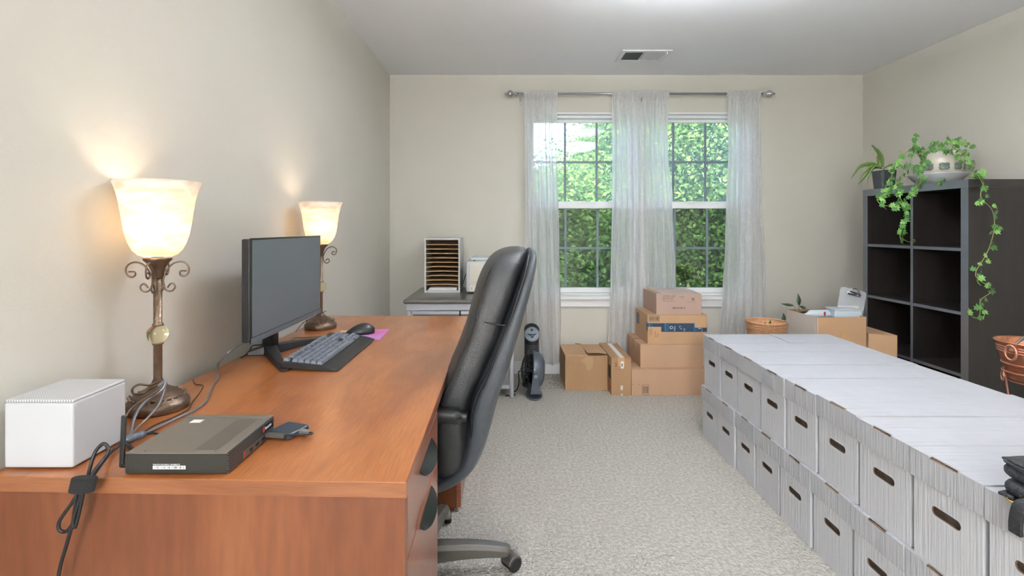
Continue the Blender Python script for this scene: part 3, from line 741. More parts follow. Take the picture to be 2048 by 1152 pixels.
g.build('neck', M['black'], t, smooth=True)
def foot(p, q, w0, w1, h0, h1):
    p = Vector(p); q = Vector(q); d = (q-p).normalized(); n = Vector((-d.y, d.x, 0)); R = []
    for k in range(6):
        u = k/5; c = p.lerp(q, u); w_ = w0*(1-u)+w1*u; h = h0*(1-u)+h1*u
        R.append([c-n*w_, c-n*w_*.8+Vector((0, 0, h)), c+n*w_*.8+Vector((0, 0, h)), c+n*w_])
    return MB().rings(R)
h0 = Vector((XM-.075, 1.79, DZ))
for q in ((-.674, 1.562, DZ), (-.700, 2.035, DZ)):
    foot(h0, q, .024, .012, .034, .008).build('foot', M['black'], t, bevel=.003)
foot(h0, (-.892, 1.77, DZ), .026, .022, .034, .014).build('foot', M['black'], t, bevel=.003)
cl = [P(531, 682, 1.78), P(540, 678, 1.76), P(541, 690, 1.76), P(535, 695, 1.77)]
MB().tube(spline(cl, 5), .0015, 6).build('cable', M['cable'], t, smooth=True)

# ------------------------------------------------------------------ keyboard, mouse, pad
KX0, KX1, KY0, KY1 = -.690, -.512, 1.562, 2.008      # back edge, wrist edge, near end, far end
t = thing('keyboard', 'black full-size keyboard with grey keycaps and wrist rest in front of the monitor', 'keyboard', ((KX0+KX1)/2, (KY0+KY1)/2, DZ))
KB = .135                                             # depth of the key deck
def kz(x): return DZ+.016+(.030-.016)*(KX0+KB-x)/KB    # deck height
g = MB()
prof = [(KX0, kz(KX0)), (KX0+.008, kz(KX0)-.017), (KX0+KB, DZ+.001), (KX1, DZ+.001), (KX1, DZ+.004), (KX0+KB+.008, DZ+.014), (KX0+KB, DZ+.0155)]
R = [[Vector((x, y, z)) for x, z in prof] for y in (KY0, KY1)]
g.rings(R); g.build('body', M['black'], t, bevel=.0012)
for yy in (KY0+.02, KY1-.035):
    MB().box(KX0+.018, KX0+.026, yy, yy+.012, DZ, DZ+.016).build('fold_out_foot', M['black'], t, bevel=.001)
def keymesh(wy):
    g = MB(); a, c = .0165, wy-.0022
    lo = [(-a/2, -c/2), (a/2, -c/2), (a/2, c/2), (-a/2, c/2)]
    g.rings([[Vector((x, y, 0)) for x, y in lo], [Vector((x*.74-.0006, y*(1-.0046/c), .0085)) for x, y in lo]])
    me = bpy.data.meshes.new('key'); me.from_pydata(g.v, [], g.f); me.materials.append(M['key']); me.update(); return me
KM = {}
def key(x, y0u, wu):
    wy = wu*.0190
    if wu not in KM: KM[wu] = keymesh(wy)
    y = KY0+.011+y0u*.0190+wy/2
    inst('key', KM[wu], t, (x, y, kz(x)+.0005), (0, math.atan(.014/KB), 0))
rows = [
    [(0, 1)]+[(2+i, 1) for i in range(4)]+[(6.5+i, 1) for i in range(4)]+[(11+i, 1) for i in range(4)]+[(15.25+i, 1) for i in range(3)],
    [(i, 1) for i in range(13)]+[(13, 2)]+[(15.25+i, 1) for i in range(3)]+[(18.5+i, 1) for i in range(4)],
    [(0, 1.5)]+[(1.5+i, 1) for i in range(12)]+[(13.5, 1.5)]+[(15.25+i, 1) for i in range(3)]+[(18.5+i, 1) for i in range(4)],
    [(0, 1.75)]+[(1.75+i, 1) for i in range(11)]+[(12.75, 2.25)]+[(18.5+i, 1) for i in range(3)],
    [(0, 2.25)]+[(2.25+i, 1) for i in range(10)]+[(12.25, 2.75)]+[(16.25, 1)]+[(18.5+i, 1) for i in range(4)],
    [(0, 1.25), (1.25, 1.25), (2.5, 1.25), (3.75, 6.25), (10, 1.25), (11.25, 1.25), (12.5, 1.25), (13.75, 1.25)]+[(15.25+i, 1) for i in range(3)]+[(18.5, 2), (20.5, 1)]]
for r, xr in zip(rows, (.014, .0405, .0600, .0790, .0980, .1170)):
    for u, wu in r: key(KX0+xr, u, wu)
p = PD(779, 660); q = PD(759, 681)
t = thing('mouse_pad', 'small purple and pink printed pad under the mouse', 'mouse pad', (-.59, 2.10, DZ))
pp = [(PD(693, 668).x, 2.03), (q.x, q.y), (p.x, p.y), (PD(699, 659).x, p.y+.01)]
MB().prism(pp, DZ+.0003, DZ+.0035).build('pad', M['pad'], t)
MB().boxr((-.672, 2.13, DZ+.0038), (.05, .08, .0006)).build('printed_patch', M['pad_o'], t)
t = thing('mouse', 'black computer mouse on the printed pad', 'mouse', (-.600, 2.105, DZ+.0037))
R = []
for k in range(11):
    u = k/10; x = -.060+.120*u; wv = .031*math.sqrt(max(.02, 1-abs(2*u-1)**2.6)); hv = .040*math.sin(PI*min(1, .06+u*.96)**.75)**.8+.004
    R.append([Vector((x, wv*math.cos(a)*(1 if math.sin(a) < .2 else 1), max(0, hv*math.sin(a)))) for a in [PI*j/12 for j in range(13)]])
g = MB(); g.rings(R); Mx = Matrix.Translation((-.600, 2.105, DZ+.0042)) @ Matrix.Rotation(.25+PI, 4, 'Z')
g.v = [tuple(Mx @ Vector(v)) for v in g.v]; g.build('body', M['black'], t, smooth=True)
a_ = Mx @ Vector((-.038, 0, .026)); MB().cyl(a_-Vector((0, .003, 0)), a_+Vector((0, .003, 0)), .008, n=14).build('scroll_wheel', M['black_rub'], t)

# ------------------------------------------------------------------ cables on the desk
def cable(name, label, pts, r, m, cat='cable', k=6):
    o = MB().tube(spline(pts, k), r, 8).build(name, m, None, smooth=True); return props(o, label, cat)
z = .0045
c1 = cable('power_cable', 'silver power cable snaking from the monitor along the desk to the mini computer',
      [P(497, 684, 1.60), P(478, 690, 1.57), P(455, 707, 1.52), PD(437, 727, .02), PD(434, 745, z), PD(436, 757, z), PD(425, 772, z), PD(413, 800, z), PD(404, 810, z), PD(385, 822, z), PD(350, 838, z), PD(315, 855, z), PD(292, 866, .008)], .0030, M['cable_s'])
g = MB(); a, b_ = PD(292, 866, .009), PD(249, 881, .009)
g.tube([a.lerp(b_, u) for u in (0, .06, .1, .35, .37, .6, .62, .9, .94, 1)], [.004, .004, .0075, .0085, .0078, .0078, .0085, .0075, .0045, .004], 14)
g.build('ferrite_choke', M['fan'], c1, smooth=True)
cable('signal_cable', 'thin dark cable running beside the silver power cable on the desk', [PD(386, 759, .003), PD(391, 768, .003), PD(406, 771, .003), PD(403, 780, .003), PD(392, 795, .003), PD(384, 805, .003), PD(377, 818, .003), PD(352, 832, .003), PD(310, 850, .003), PD(290, 862, .003)], .0014, M['cable'])
cable('lamp_cord', 'brown lamp cord looped and tied at the foot of the nearer lamp', [P(322, 760, 1.20), P(300, 770, 1.19), P(278, 769, 1.18), P(265, 778, 1.17), P(268, 788, 1.17), P(286, 787, 1.17), P(300, 778, 1.18), P(331, 764, 1.18), P(310, 785, 1.15), P(285, 800, 1.13), P(262, 818, 1.11), P(250, 835, 1.09)], .0026, M['bronze_dark'])
lc = cable('cord_loop', 'thick silver cord arching from the lamp down beside the white box', [P(318, 772, 1.17), P(331, 763, 1.17), P(325, 778, 1.165), P(300, 795, 1.15), P(280, 815, 1.13), P(268, 838, 1.11), PD(262, 862, .006), PD(262, 872, .006)], .0036, M['cable_s'])
cable('cord_loop', 'thinner silver cord arching from the lamp foot to the desk', [P(331, 768, 1.175), P(326, 790, 1.16), P(314, 815, 1.14), P(295, 836, 1.12), PD(272, 858, .005), PD(262, 868, .010)], .0022, M['cable_s'])
cable('short_cable', 'short black cable entering the back of the mini computer', [PD(252, 884, .006), PD(258, 893, .005), PD(270, 900, .004), PD(283, 899, .012)], .0032, M['cable'])
cable('short_cable', 'short black lead resting against the rear of the mini computer', [PD(290, 868, .004), PD(305, 866, .003), PD(320, 868, .003), PD(328, 864, .003)], .0022, M['cable'])
# bundle hanging over the near edge
t = thing('cable_bundle', 'black cable bundle strapped together and hanging over the near desk edge', 'cable', (P(160, 960, .87).x, .87, DZ))
yb = .872
def q_(px, py, Y=yb): return P(px, py, Y)
MB().tube(spline([PD(249, 882, .006), PD(236, 893, .006), PD(222, 905, .006), q_(205, 925, .905), q_(188, 948, .885), q_(172, 962), q_(166, 975), q_(158, 1005), q_(152, 1030), q_(143, 1055), q_(133, 1090), q_(120, 1135), q_(112, 1190, .872)], 6), .0030, 8).build('cable', M['cable'], t, smooth=True)
MB().tube(spline([q_(175, 958, .878), q_(180, 935, .89), q_(190, 905, .90), q_(205, 888, .905), q_(215, 893, .905), q_(216, 905, .90), q_(205, 922, .895), q_(190, 940, .885), q_(178, 960)], 6), .0030, 8).build('cable_loop', M['cable'], t, smooth=True)
MB().tube(spline([q_(160, 975, .873), q_(148, 1000), q_(130, 1025), q_(118, 1045), q_(119, 1060), q_(132, 1063), q_(146, 1045), q_(150, 1015), q_(155, 975, .873)], 6), .0030, 8).build('cable_loop', M['cable'], t, smooth=True)
MB().tube(spline([q_(168, 975, .870), q_(164, 1000, .870), q_(155, 1040, .870), q_(150, 1055, .870), q_(147, 1040, .870), q_(158, 1005, .870), q_(166, 978, .870)], 6), .0026, 8).build('cable_loop', M['cable'], t, smooth=True)
g = MB(); cc = q_(166, 969, .871); R = []
for dz_, k_ in ((-.0125, .92), (-.011, 1), (.011, 1.02), (.0125, .95)):
    R.append([cc+Vector((.0215*k_*math.copysign(abs(math.cos(a))**.7, math.cos(a))+dz_*.25, .0085*math.sin(a), dz_)) for a in [2*PI*j/20 for j in range(20)]])
g.rings(R); g.build('strap', M['velcro'], t, smooth=False, bevel=.001)
cable('lamp_cord', 'thin dark cord of the farther lamp hanging behind the monitor', [P(652, 622, 2.2), P(640, 628, 2.17), P(622, 636, 2.12), P(606, 646, 2.08), PD(598, 655, .004), PD(592, 662, .003)], .0016, M['cable'])
cable('keyboard_cable', 'thin dark cable lying between the monitor feet and the keyboard', [PD(545, 688, .003), PD(575, 684, .003), PD(590, 676, .003), PD(612, 675, .003), PD(640, 673, .003), PD(652, 671, .003)], .0014, M['cable'])
cable('monitor_cable', 'black cable under the monitor running to the wall side', [P(535, 688, 1.82), PD(520, 690, .02), PD(505, 692, .02), PD(497, 705, .004), PD(482, 715, .004)], .0022, M['cable'])

# ------------------------------------------------------------------ office chair
YC = 1.733
t = thing('office_chair', 'black leather high-back office chair pushed under the desk', 'chair', (-.30, YC, 0))
def loop(xa, xb, wv, z, n=40, e=.55, zs=0):
    R = []
    for k in range(n):
        a = 2*PI*k/n; c, s = math.cos(a), math.sin(a)
        R.append(Vector(((xa+xb)/2+(xb-xa)/2*math.copysign(abs(c)**e, c), YC+wv*math.copysign(abs(s)**.75, s), z+zs*math.copysign(abs(c)**e, c))))
    return R
cush = [(.405, -.190, -.130, .15), (.415, -.205, -.118, .195), (.45, -.222, -.102, .225), (.52, -.232, -.096, .240), (.60, -.235, -.100, .250), (.66, -.225, -.098, .252), (.70, -.205, -.085, .255), (.75, -.180, -.058, .255), (.80, -.160, -.035, .255),
        (.86, -.135, -.010, .252), (.905, -.118, .008, .250), (.93, -.116, .016, .248), (.98, -.102, .034, .243), (1.03, -.088, .050, .232), (1.07, -.070, .062, .215), (1.10, -.048, .070, .188), (1.118, -.018, .072, .150), (1.127, .018, .068, .10)]
def interp(tab, n):
    out = []
    zs = [r[0] for r in tab]
    for i in range(n+1):
        z = zs[0]+(zs[-1]-zs[0])*i/n; j = 0
        while j < len(zs)-2 and z > zs[j+1]: j += 1
        u = (z-zs[j])/(zs[j+1]-zs[j]); out.append([a*(1-u)+b*u for a, b in zip(tab[j], tab[j+1])])
    return out
R = []
for r in cush:
    pinch = 0
    R.append(loop(r[1], r[2], r[3], r[0]))
def wrinkle(R):
    for ring in R:
        for p in ring:
            p.x += .0035*math.sin(p.z*52+p.y*9)*math.exp(-((p.z-.88)/.13)**2)+.002*math.sin(p.y*60+p.z*20)*math.exp(-((p.z-.75)/.2)**2)
    return R
o = MB().rings(wrinkle(R)).build('back_cushion', M['leather'], t, smooth=True, sub=2)
shell = [(.378, -.36, -.215, .17), (.385, -.34, -.185, .20), (.400, -.30, -.150, .215), (.425, -.24, -.112, .225), (.46, -.17, -.086, .238), (.505, -.135, -.062, .248), (.575, -.125, -.040, .256), (.66, -.118, -.020, .260), (.75, -.078, .012, .262), (.82, -.050, .034, .262), (.92, -.004, .062, .256), (1.03, .038, .092, .238), (1.07, .052, .100, .220), (1.10, .064, .103, .192), (1.115, .072, .100, .155), (1.122, .078, .094, .11)]
MB().rings([loop(r[1]+.004, r[2], r[3], r[0], e=.62) for r in shell]).build('back_shell', M['leather_shell'], t, smooth=True, sub=2)
# piping between cushion and shell, and the cushion seams
ct = interp([r for r in cush if r[0] > .44], 40)
for s in (-1, 1):
    MB().tube(spline([(r[2]+.002, YC+s*(r[3]*.985), r[0]) for r in ct[::3] if r[0] > (.53 if s < 0 else .6)], 3), .0045, 8).build('piping', M['piping'], t, smooth=True)
    pts = [(r[1]+(r[2]-r[1])*.22, YC+s*(r[3]*.945), r[0]) for r in ct if r[0] > .50]
    MB().tube(spline(pts[::3], 3), .0028, 6).build('seam', M['piping'], t, smooth=True)
r = [q for q in ct if abs(q[0]-.915) < .02][0]
MB().tube(spline([(r[1]+(r[2]-r[1])*.24, YC-r[3]*.955, .922), (r[1]+(r[2]-r[1])*.6, YC-r[3]*1.0, .912), (r[2]-.004, YC-r[3]*.99, .905)], 5), .0024, 6).build('seam', M['piping'], t, smooth=True)
# seat
R = []
for z_, k_ in ((.385, .90), (.40, .97), (.43, 1), (.48, 1), (.51, .97), (.525, .88), (.53, .6)):
    R.append([Vector((-.44+.27*k_*math.copysign(abs(math.cos(a))**.5, math.cos(a)), YC+.262*k_*math.copysign(abs(math.sin(a))**.5, math.sin(a)), z_)) for a in [2*PI*j/40 for j in range(40)]])
MB().rings(R).build('seat', M['leather'], t, smooth=True, sub=1)
MB().box(-.60, -.28, YC-.17, YC+.17, .355, .386).build('seat_pan', M['black'], t, bevel=.01)
# arms
for s in (-1, 1):
    ya = YC+s*.272; R = []
    path = [(-.108, .650), (-.135, .652), (-.20, .655), (-.30, .654), (-.40, .645), (-.47, .62), (-.50, .575), (-.49, .51), (-.46, .455), (-.43, .43)]
    hw = [.018, .026, .029, .029, .028, .026, .024, .022, .022, .022]; th = [.013, .020, .021, .020, .018, .017, .016, .015, .015, .015]
    pts = spline([(x, ya, z) for x, z in path], 4); n_ = len(pts)
    for i, p in enumerate(pts):
        d = (pts[min(i+1, n_-1)]-pts[max(i-1, 0)]).normalized(); nn = Vector((-d.z, 0, d.x)); j = min(len(hw)-1, i//4)
        R.append([p+nn*th[j]*math.copysign(abs(math.cos(a))**.6, math.cos(a))+Vector((0, 1, 0))*hw[j]*math.copysign(abs(math.sin(a))**.6, math.sin(a)) for a in [2*PI*q/16 for q in range(16)]])
    a_ = MB().rings(R).build('armrest', M['fan'] if False else M['black'], t, smooth=True)
    MB().cyl((-.128, ya+s*.020, .648), (-.128, ya+s*.031, .648), .007, n=14).build('bolt', M['black_rub'], a_)
# column, star base, casters
MB().tube([(-.30, YC, .08), (-.30, YC, .20), (-.30, YC, .201), (-.30, YC, .36)], [.028, .028, .018, .018], 16).build('gas_column', M['black'], t, smooth=False)
MB().lathe([(.001, .05), (.05, .055), (.052, .105), (.035, .12), (.001, .12)], (-.30, YC, 0), 24).build('hub', M['grey_metal'], t, smooth=True)
a0 = math.atan2(1.775-YC, .01+.30)
for k in range(5):
    a = a0+k*2*PI/5; d = Vector((math.cos(a), math.sin(a), 0)); n = Vector((-d.y, d.x, 0)); c = Vector((-.30, YC, 0)); R = []
    for u, zt_, hh, ww in ((.03, .118, .058, .033), (.10, .116, .050, .031), (.18, .110, .043, .029), (.24, .102, .038, .027), (.285, .093, .034, .025), (.31, .087, .028, .022), (.322, .080, .014, .014)):
        p = c+d*u; R.append([p+n*ww+Vector((0, 0, zt_-hh)), p+n*ww+Vector((0, 0, zt_-.012)), p+n*ww*.6+Vector((0, 0, zt_)), p-n*ww*.6+Vector((0, 0, zt_)), p-n*ww+Vector((0, 0, zt_-.012)), p-n*ww+Vector((0, 0, zt_-hh))])
    MB().rings(R).build('base_arm', M['grey_metal'], t, bevel=.002)
    w = c+d*.315; sw = a+.5; dv = Vector((math.cos(sw), math.sin(sw), 0)); nv = Vector((-dv.y, dv.x, 0)); wc = w+dv*.012+Vector((0, 0, .026))
    g = MB(); Rr = []
    for q in (-.027, -.024, .024, .027):
        rr = .029 if abs(q) < .026 else .024
        Rr.append([wc+nv*q+(dv*math.cos(b_)+Vector((0, 0, 1))*math.sin(b_))*rr for b_ in [-.25+ (PI*1.05)*j/12 for j in range(13)]]+[wc+nv*q])
    cs = g.rings(Rr).build('caster_hood', M['grey_metal'], t, bevel=.001)
    MB().cyl(w+Vector((0, 0, .045)), w+Vector((0, 0, .075)), .007, n=10).build('caster_stem', M['black'], cs)
    for s in (-1, 1):
        MB().tube([wc+nv*s*.006, wc+nv*s*.008, wc+nv*s*.026, wc+nv*s*.029], [.023, .0258, .0258, .020], 22).build('caster_wheel', M['black_rub'], cs)

# ------------------------------------------------------------------ office table in the corner
TZ = .708
tx0, tx1, ty0, ty1 = -.686, .085, 3.425, 4.155
t = thing('side_table', 'grey metal two-drawer table with dark top in the back left corner', 'table', ((tx0+tx1)/2, (ty0+ty1)/2, 0))
g = MB(); g.box(tx0, tx1, ty0, ty1, TZ-.03, TZ); g.build('table_top', M['table_top'], t, bevel=.012, seg=3)
g = MB(); g.box(tx0+.02, tx1-.02, ty0+.018, ty1-.02, TZ-.075, TZ-.0305); g.build('apron', M['steel'], t, bevel=.002)
for xx0, xx1 in ((tx0+.062, -.308), (-.300, tx1-.062)):
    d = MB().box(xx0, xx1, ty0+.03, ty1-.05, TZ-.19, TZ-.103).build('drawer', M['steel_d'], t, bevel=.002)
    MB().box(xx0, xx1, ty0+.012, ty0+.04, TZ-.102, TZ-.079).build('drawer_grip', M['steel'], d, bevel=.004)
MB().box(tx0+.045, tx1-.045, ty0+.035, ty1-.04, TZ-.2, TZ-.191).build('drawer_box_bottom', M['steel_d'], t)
for xx in (tx0+.035, tx1-.038):
    for yy in (ty0+.155 if xx > 0 else ty0+.04, ty1-.05):
        MB().tube([(xx, yy, 0), (xx, yy, .02), (xx, yy, TZ-.076)], [.014, .0155, .0155], 14).build('leg', M['steel'], t, smooth=True)
MB().box(tx0+.05, tx1-.055, ty0+.15, ty1-.06, .06, .085).build('lower_shelf', M['steel'], t, bevel=.003)

# paper sorter
sx0, sx1, sy0, sy1, sz0, sz1 = -.600, -.336, 3.795, 4.10, TZ+.0005, 1.115
t = thing('paper_sorter', 'pale grey sorter with ten tan shelves on the corner table', 'sorter', ((sx0+sx1)/2, (sy0+sy1)/2, sz0))
e = .011
MB().box(sx0, sx0+e, sy0, sy1, sz0, sz1).build('side_panel', M['sorter'], t, bevel=.001)
MB().box(sx1-e, sx1, sy0, sy1, sz0, sz1).build('side_panel', M['sorter'], t, bevel=.001)
MB().box(sx0+e, sx1-e, sy0, sy1, sz1-.014, sz1).build('top_panel', M['sorter'], t, bevel=.001)
MB().box(sx0+e, sx1-e, sy0, sy1, sz0, sz0+.014).build('bottom_panel', M['sorter'], t, bevel=.001)
MB().box(sx0+e, sx1-e, sy1-.004, sy1-.0005, sz0+.014, sz1-.014).build('back_panel', M['tan_d'], t)
pitch = (sz1-sz0-.028-.012)/11
for k in range(10):
    zz = sz0+.014+.012+pitch*(k+1)-.002; sag = .0045*(10-k)/10
    def fn(u, v): return (sx0+e+(sx1-sx0-2*e)*u, sy0+.004+(sy1-sy0-.01)*v, zz+sag*math.sin(u*PI)*(1-v*.6))
    MB().grid(fn, 9, 3).build('shelf', M['tan'], t, solid=.0045)
t = thing('paper_stack', 'white sheets of paper in the bottom slot of the sorter', 'paper', (-.468, 3.95, sz0+.014))
for k in range(3):
    MB().boxr((-.468+.002*k, 3.945, sz0+.019+.007*k), (.212-.004*k, .28, .006), (0, 0, .008*k)).build('sheet_pile', M['paper'], t)

# printer
x0, x1, y0, y1, z0 = -.288, .03, 3.765, 4.08, TZ+.0005
t = thing('printer', 'cream laser printer on the corner table behind the chair', 'printer', ((x0+x1)/2, (y0+y1)/2, z0))
MB().box(x0, x1, y0, y1, z0+.006, z0+.238).build('body', M['printer_g'], t, bevel=.014, seg=3)
MB().box(x0+.025, x1-.025, y0-.006, y0+.02, z0+.085, z0+.226).build('front_cover', M['printer'], t, bevel=.004)
MB().box(x0+.025, x1-.025, y0-.006, y0+.02, z0+.068, z0+.083).build('front_strip', M['printer'], t, bevel=.002)
d = MB().box(x0+.025, x1-.025, y0-.006, y0+.02, z0+.012, z0+.066).build('paper_tray', M['printer'], t, bevel=.004)
MB().cyl((x0+.14, y0-.0075, z0+.031), (x0+.14, y0-.002, z0+.031), .024, n=20).build('tray_grip', M['printer_g'], d)
MB().box(x0+.04, x0+.043, y0-.0075, y0-.005, z0+.028, z0+.044).build('level_window', M['ink'], d)
MB().box(x0+.03, x1-.03, y0+.03, y1-.02, z0+.238, z0+.262).build('output_tray', M['printer_g'], t, bevel=.008)
MB().cyl((x0+.06, y0+.015, z0+.237), (x0+.06, y0+.015, z0+.245), .005, n=12).build('button', M['ink'], t)
for xx in (x0+.03, x1-.03):
    for yy in (y0+.03, y1-.03): MB().cyl((xx, yy, z0), (xx, yy, z0+.007), .01, n=10).build('foot', M['black_rub'], t)
cable('printer_cable', 'thin black cable between the sorter and the printer', [P(926, 568, 4.0), P(928, 560, 4.0), P(933, 545, 3.98)], .003, M['cable'])

# ------------------------------------------------------------------ heater and fan on the floor
t = thing('tower_heater', 'black tower heater with grey oval control panel beneath the curtain', 'heater', (P(1064, 760, 3.86).x, 3.86, 0))
hx = P(1063.5, 760, 3.86).x
R = []
for z_, k_ in ((.001, 1.25), (.02, 1.25), (.028, 1.0), (.30, .95), (.40, .98)):
    R.append([Vector((hx+.058*k_*math.cos(a), 3.86+.058*k_*math.sin(a), z_)) for a in [2*PI*j/28 for j in range(28)]])
R.append([Vector((hx+.057*math.cos(a), 3.86+.057*math.sin(a), .425+.035*math.sin(a))) for a in [2*PI*j/28 for j in range(28)]])
MB().rings(R).build('body', M['black'], t, bevel=.003)
Mx = Matrix.Translation((hx, 3.822, .394)) @ Matrix.Rotation(math.radians(52), 4, 'X')
g = MB(); g.lathe([(.001, -.012), (.052, -.012), (.056, -.006), (.056, .003), (.050, .007), (.001, .009)], (0, 0, 0), 28); g.v = [tuple(Mx @ Vector((v[0], v[1]*1.05, v[2]))) for v in g.v]; g.build('control_panel', M['heater'], t, smooth=True)
for x_, y_, r_ in ((0, -.022, .013), (.0, .030, .010)):
    g = MB(); g.lathe([(.001, .006), (r_, .006), (r_*.85, .018), (.001, .019)], (0, 0, 0), 16); g.v = [tuple(Mx @ (Vector(v)+Vector((x_, y_, 0)))) for v in g.v]; g.build('dial', M['fan'], t, smooth=True)
for k in range(22):
    z_ = .05+k*.0125
    g = MB(); g.tube([(hx+.0585*math.cos(a), 3.86+.0585*math.sin(a), z_) for a in [PI*1.12+PI*.76*j/10 for j in range(11)]], .0022, 5)
    g.build('grille_bar', M['fan'], t, smooth=True)
cable('heater_cord', 'black power cord of the tower heater lying on the carpet', [(hx-.06, 3.86, .10), (hx-.10, 3.80, .12), (hx-.10, 3.74, .06), (hx-.12, 3.70, .012), (hx-.16, 3.66, .008), (hx-.13, 3.62, .006), (hx-.20, 3.60, .006)], .004, M['cable'])
fx, fy = P(1067, 760, 3.64).x, 3.64
t = thing('desk_fan', 'round dark grey desk fan on a floor stand in front of the heater', 'fan', (fx, fy, 0))
g = MB(); g.lathe([(.001, .001), (.058, .001), (.060, .005), (.056, .010), (.03, .014), (.001, .015)], (0, 0, 0), 30); g.v = [(v[0]+fx+.004, v[1]*2.3+fy, v[2]) for v in g.v]; g.build('base', M['fan'], t, smooth=True)
for s in (-1, 1):
    R = []
    for z_, wv in ((.012, .044), (.05, .036), (.10, .028), (.15, .021), (.175, .018), (.192, .010)):
        R.append([Vector((fx+.006+wv*c_, fy+s*(.055+.085*(z_ > .02))+q*.004, z_)) for c_, q in ((-1, -1), (1, -1), (1, 1), (-1, 1))])
    MB().rings(R).build('stand_arm', M['fan'], t, bevel=.002)
    MB().cyl((fx+.008, fy+s*.128, .172), (fx+.008, fy+s*.152, .172), .014, .012, 18).build('pivot_knob', M['heater'], t, smooth=False)
FM = Matrix.Translation((fx-.004, fy, .178)) @ Matrix.Rotation(math.radians(-86), 4, 'Y') @ Matrix.Diagonal((1.22, 1.22, 1.55, 1))
g = MB(); prof = [(.001, -.050), (.06, -.050), (.090, -.040), (.104, -.022), (.108, 0), (.106, .006), (.103, .003), (.098, -.018), (.07, -.04), (.001, -.044)]
g.lathe(prof, (0, 0, 0), 40); g.v = [tuple(FM @ Vector(v)) for v in g.v]; g.build('rear_housing', M['fan'], t, smooth=True)
for k in range(7):
    r_ = .018+.014*k; z_ = .050*math.sqrt(max(0, 1-(r_/.112)**2))+.004
    g = MB(); g.tube([FM @ Vector((r_*math.cos(a), r_*math.sin(a), z_)) for a in [2*PI*j/32 for j in range(32)]], .0016, 5, closed=True); g.build('grille_ring', M['black'], t, smooth=True)
for k in range(24):
    a = 2*PI*k/24
    g = MB(); g.tube([FM @ Vector((r_*math.cos(a+.25*r_/.1), r_*math.sin(a+.25*r_/.1), .050*math.sqrt(max(0, 1-(r_/.112)**2))+.004)) for r_ in (.016, .045, .075, .095, .106)], .0018, 5); g.build('grille_spoke', M['black'], t, smooth=True)
g = MB(); g.lathe([(.001, .045), (.017, .048), (.018, .054), (.001, .060)], (0, 0, 0), 20); g.v = [tuple(FM @ Vector(v)) for v in g.v]; g.build('grille_cap', M['heater'], t, smooth=True)
for k in range(5):
    a = 2*PI*k/5
    def fn(u, v): return FM @ Vector(((.02+.068*u)*math.cos(a+v*.8), (.02+.068*u)*math.sin(a+v*.8), .004+.028*v))
    MB().grid(fn, 5, 4).build('blade', M['black_gloss'], t, smooth=True, solid=.0015)

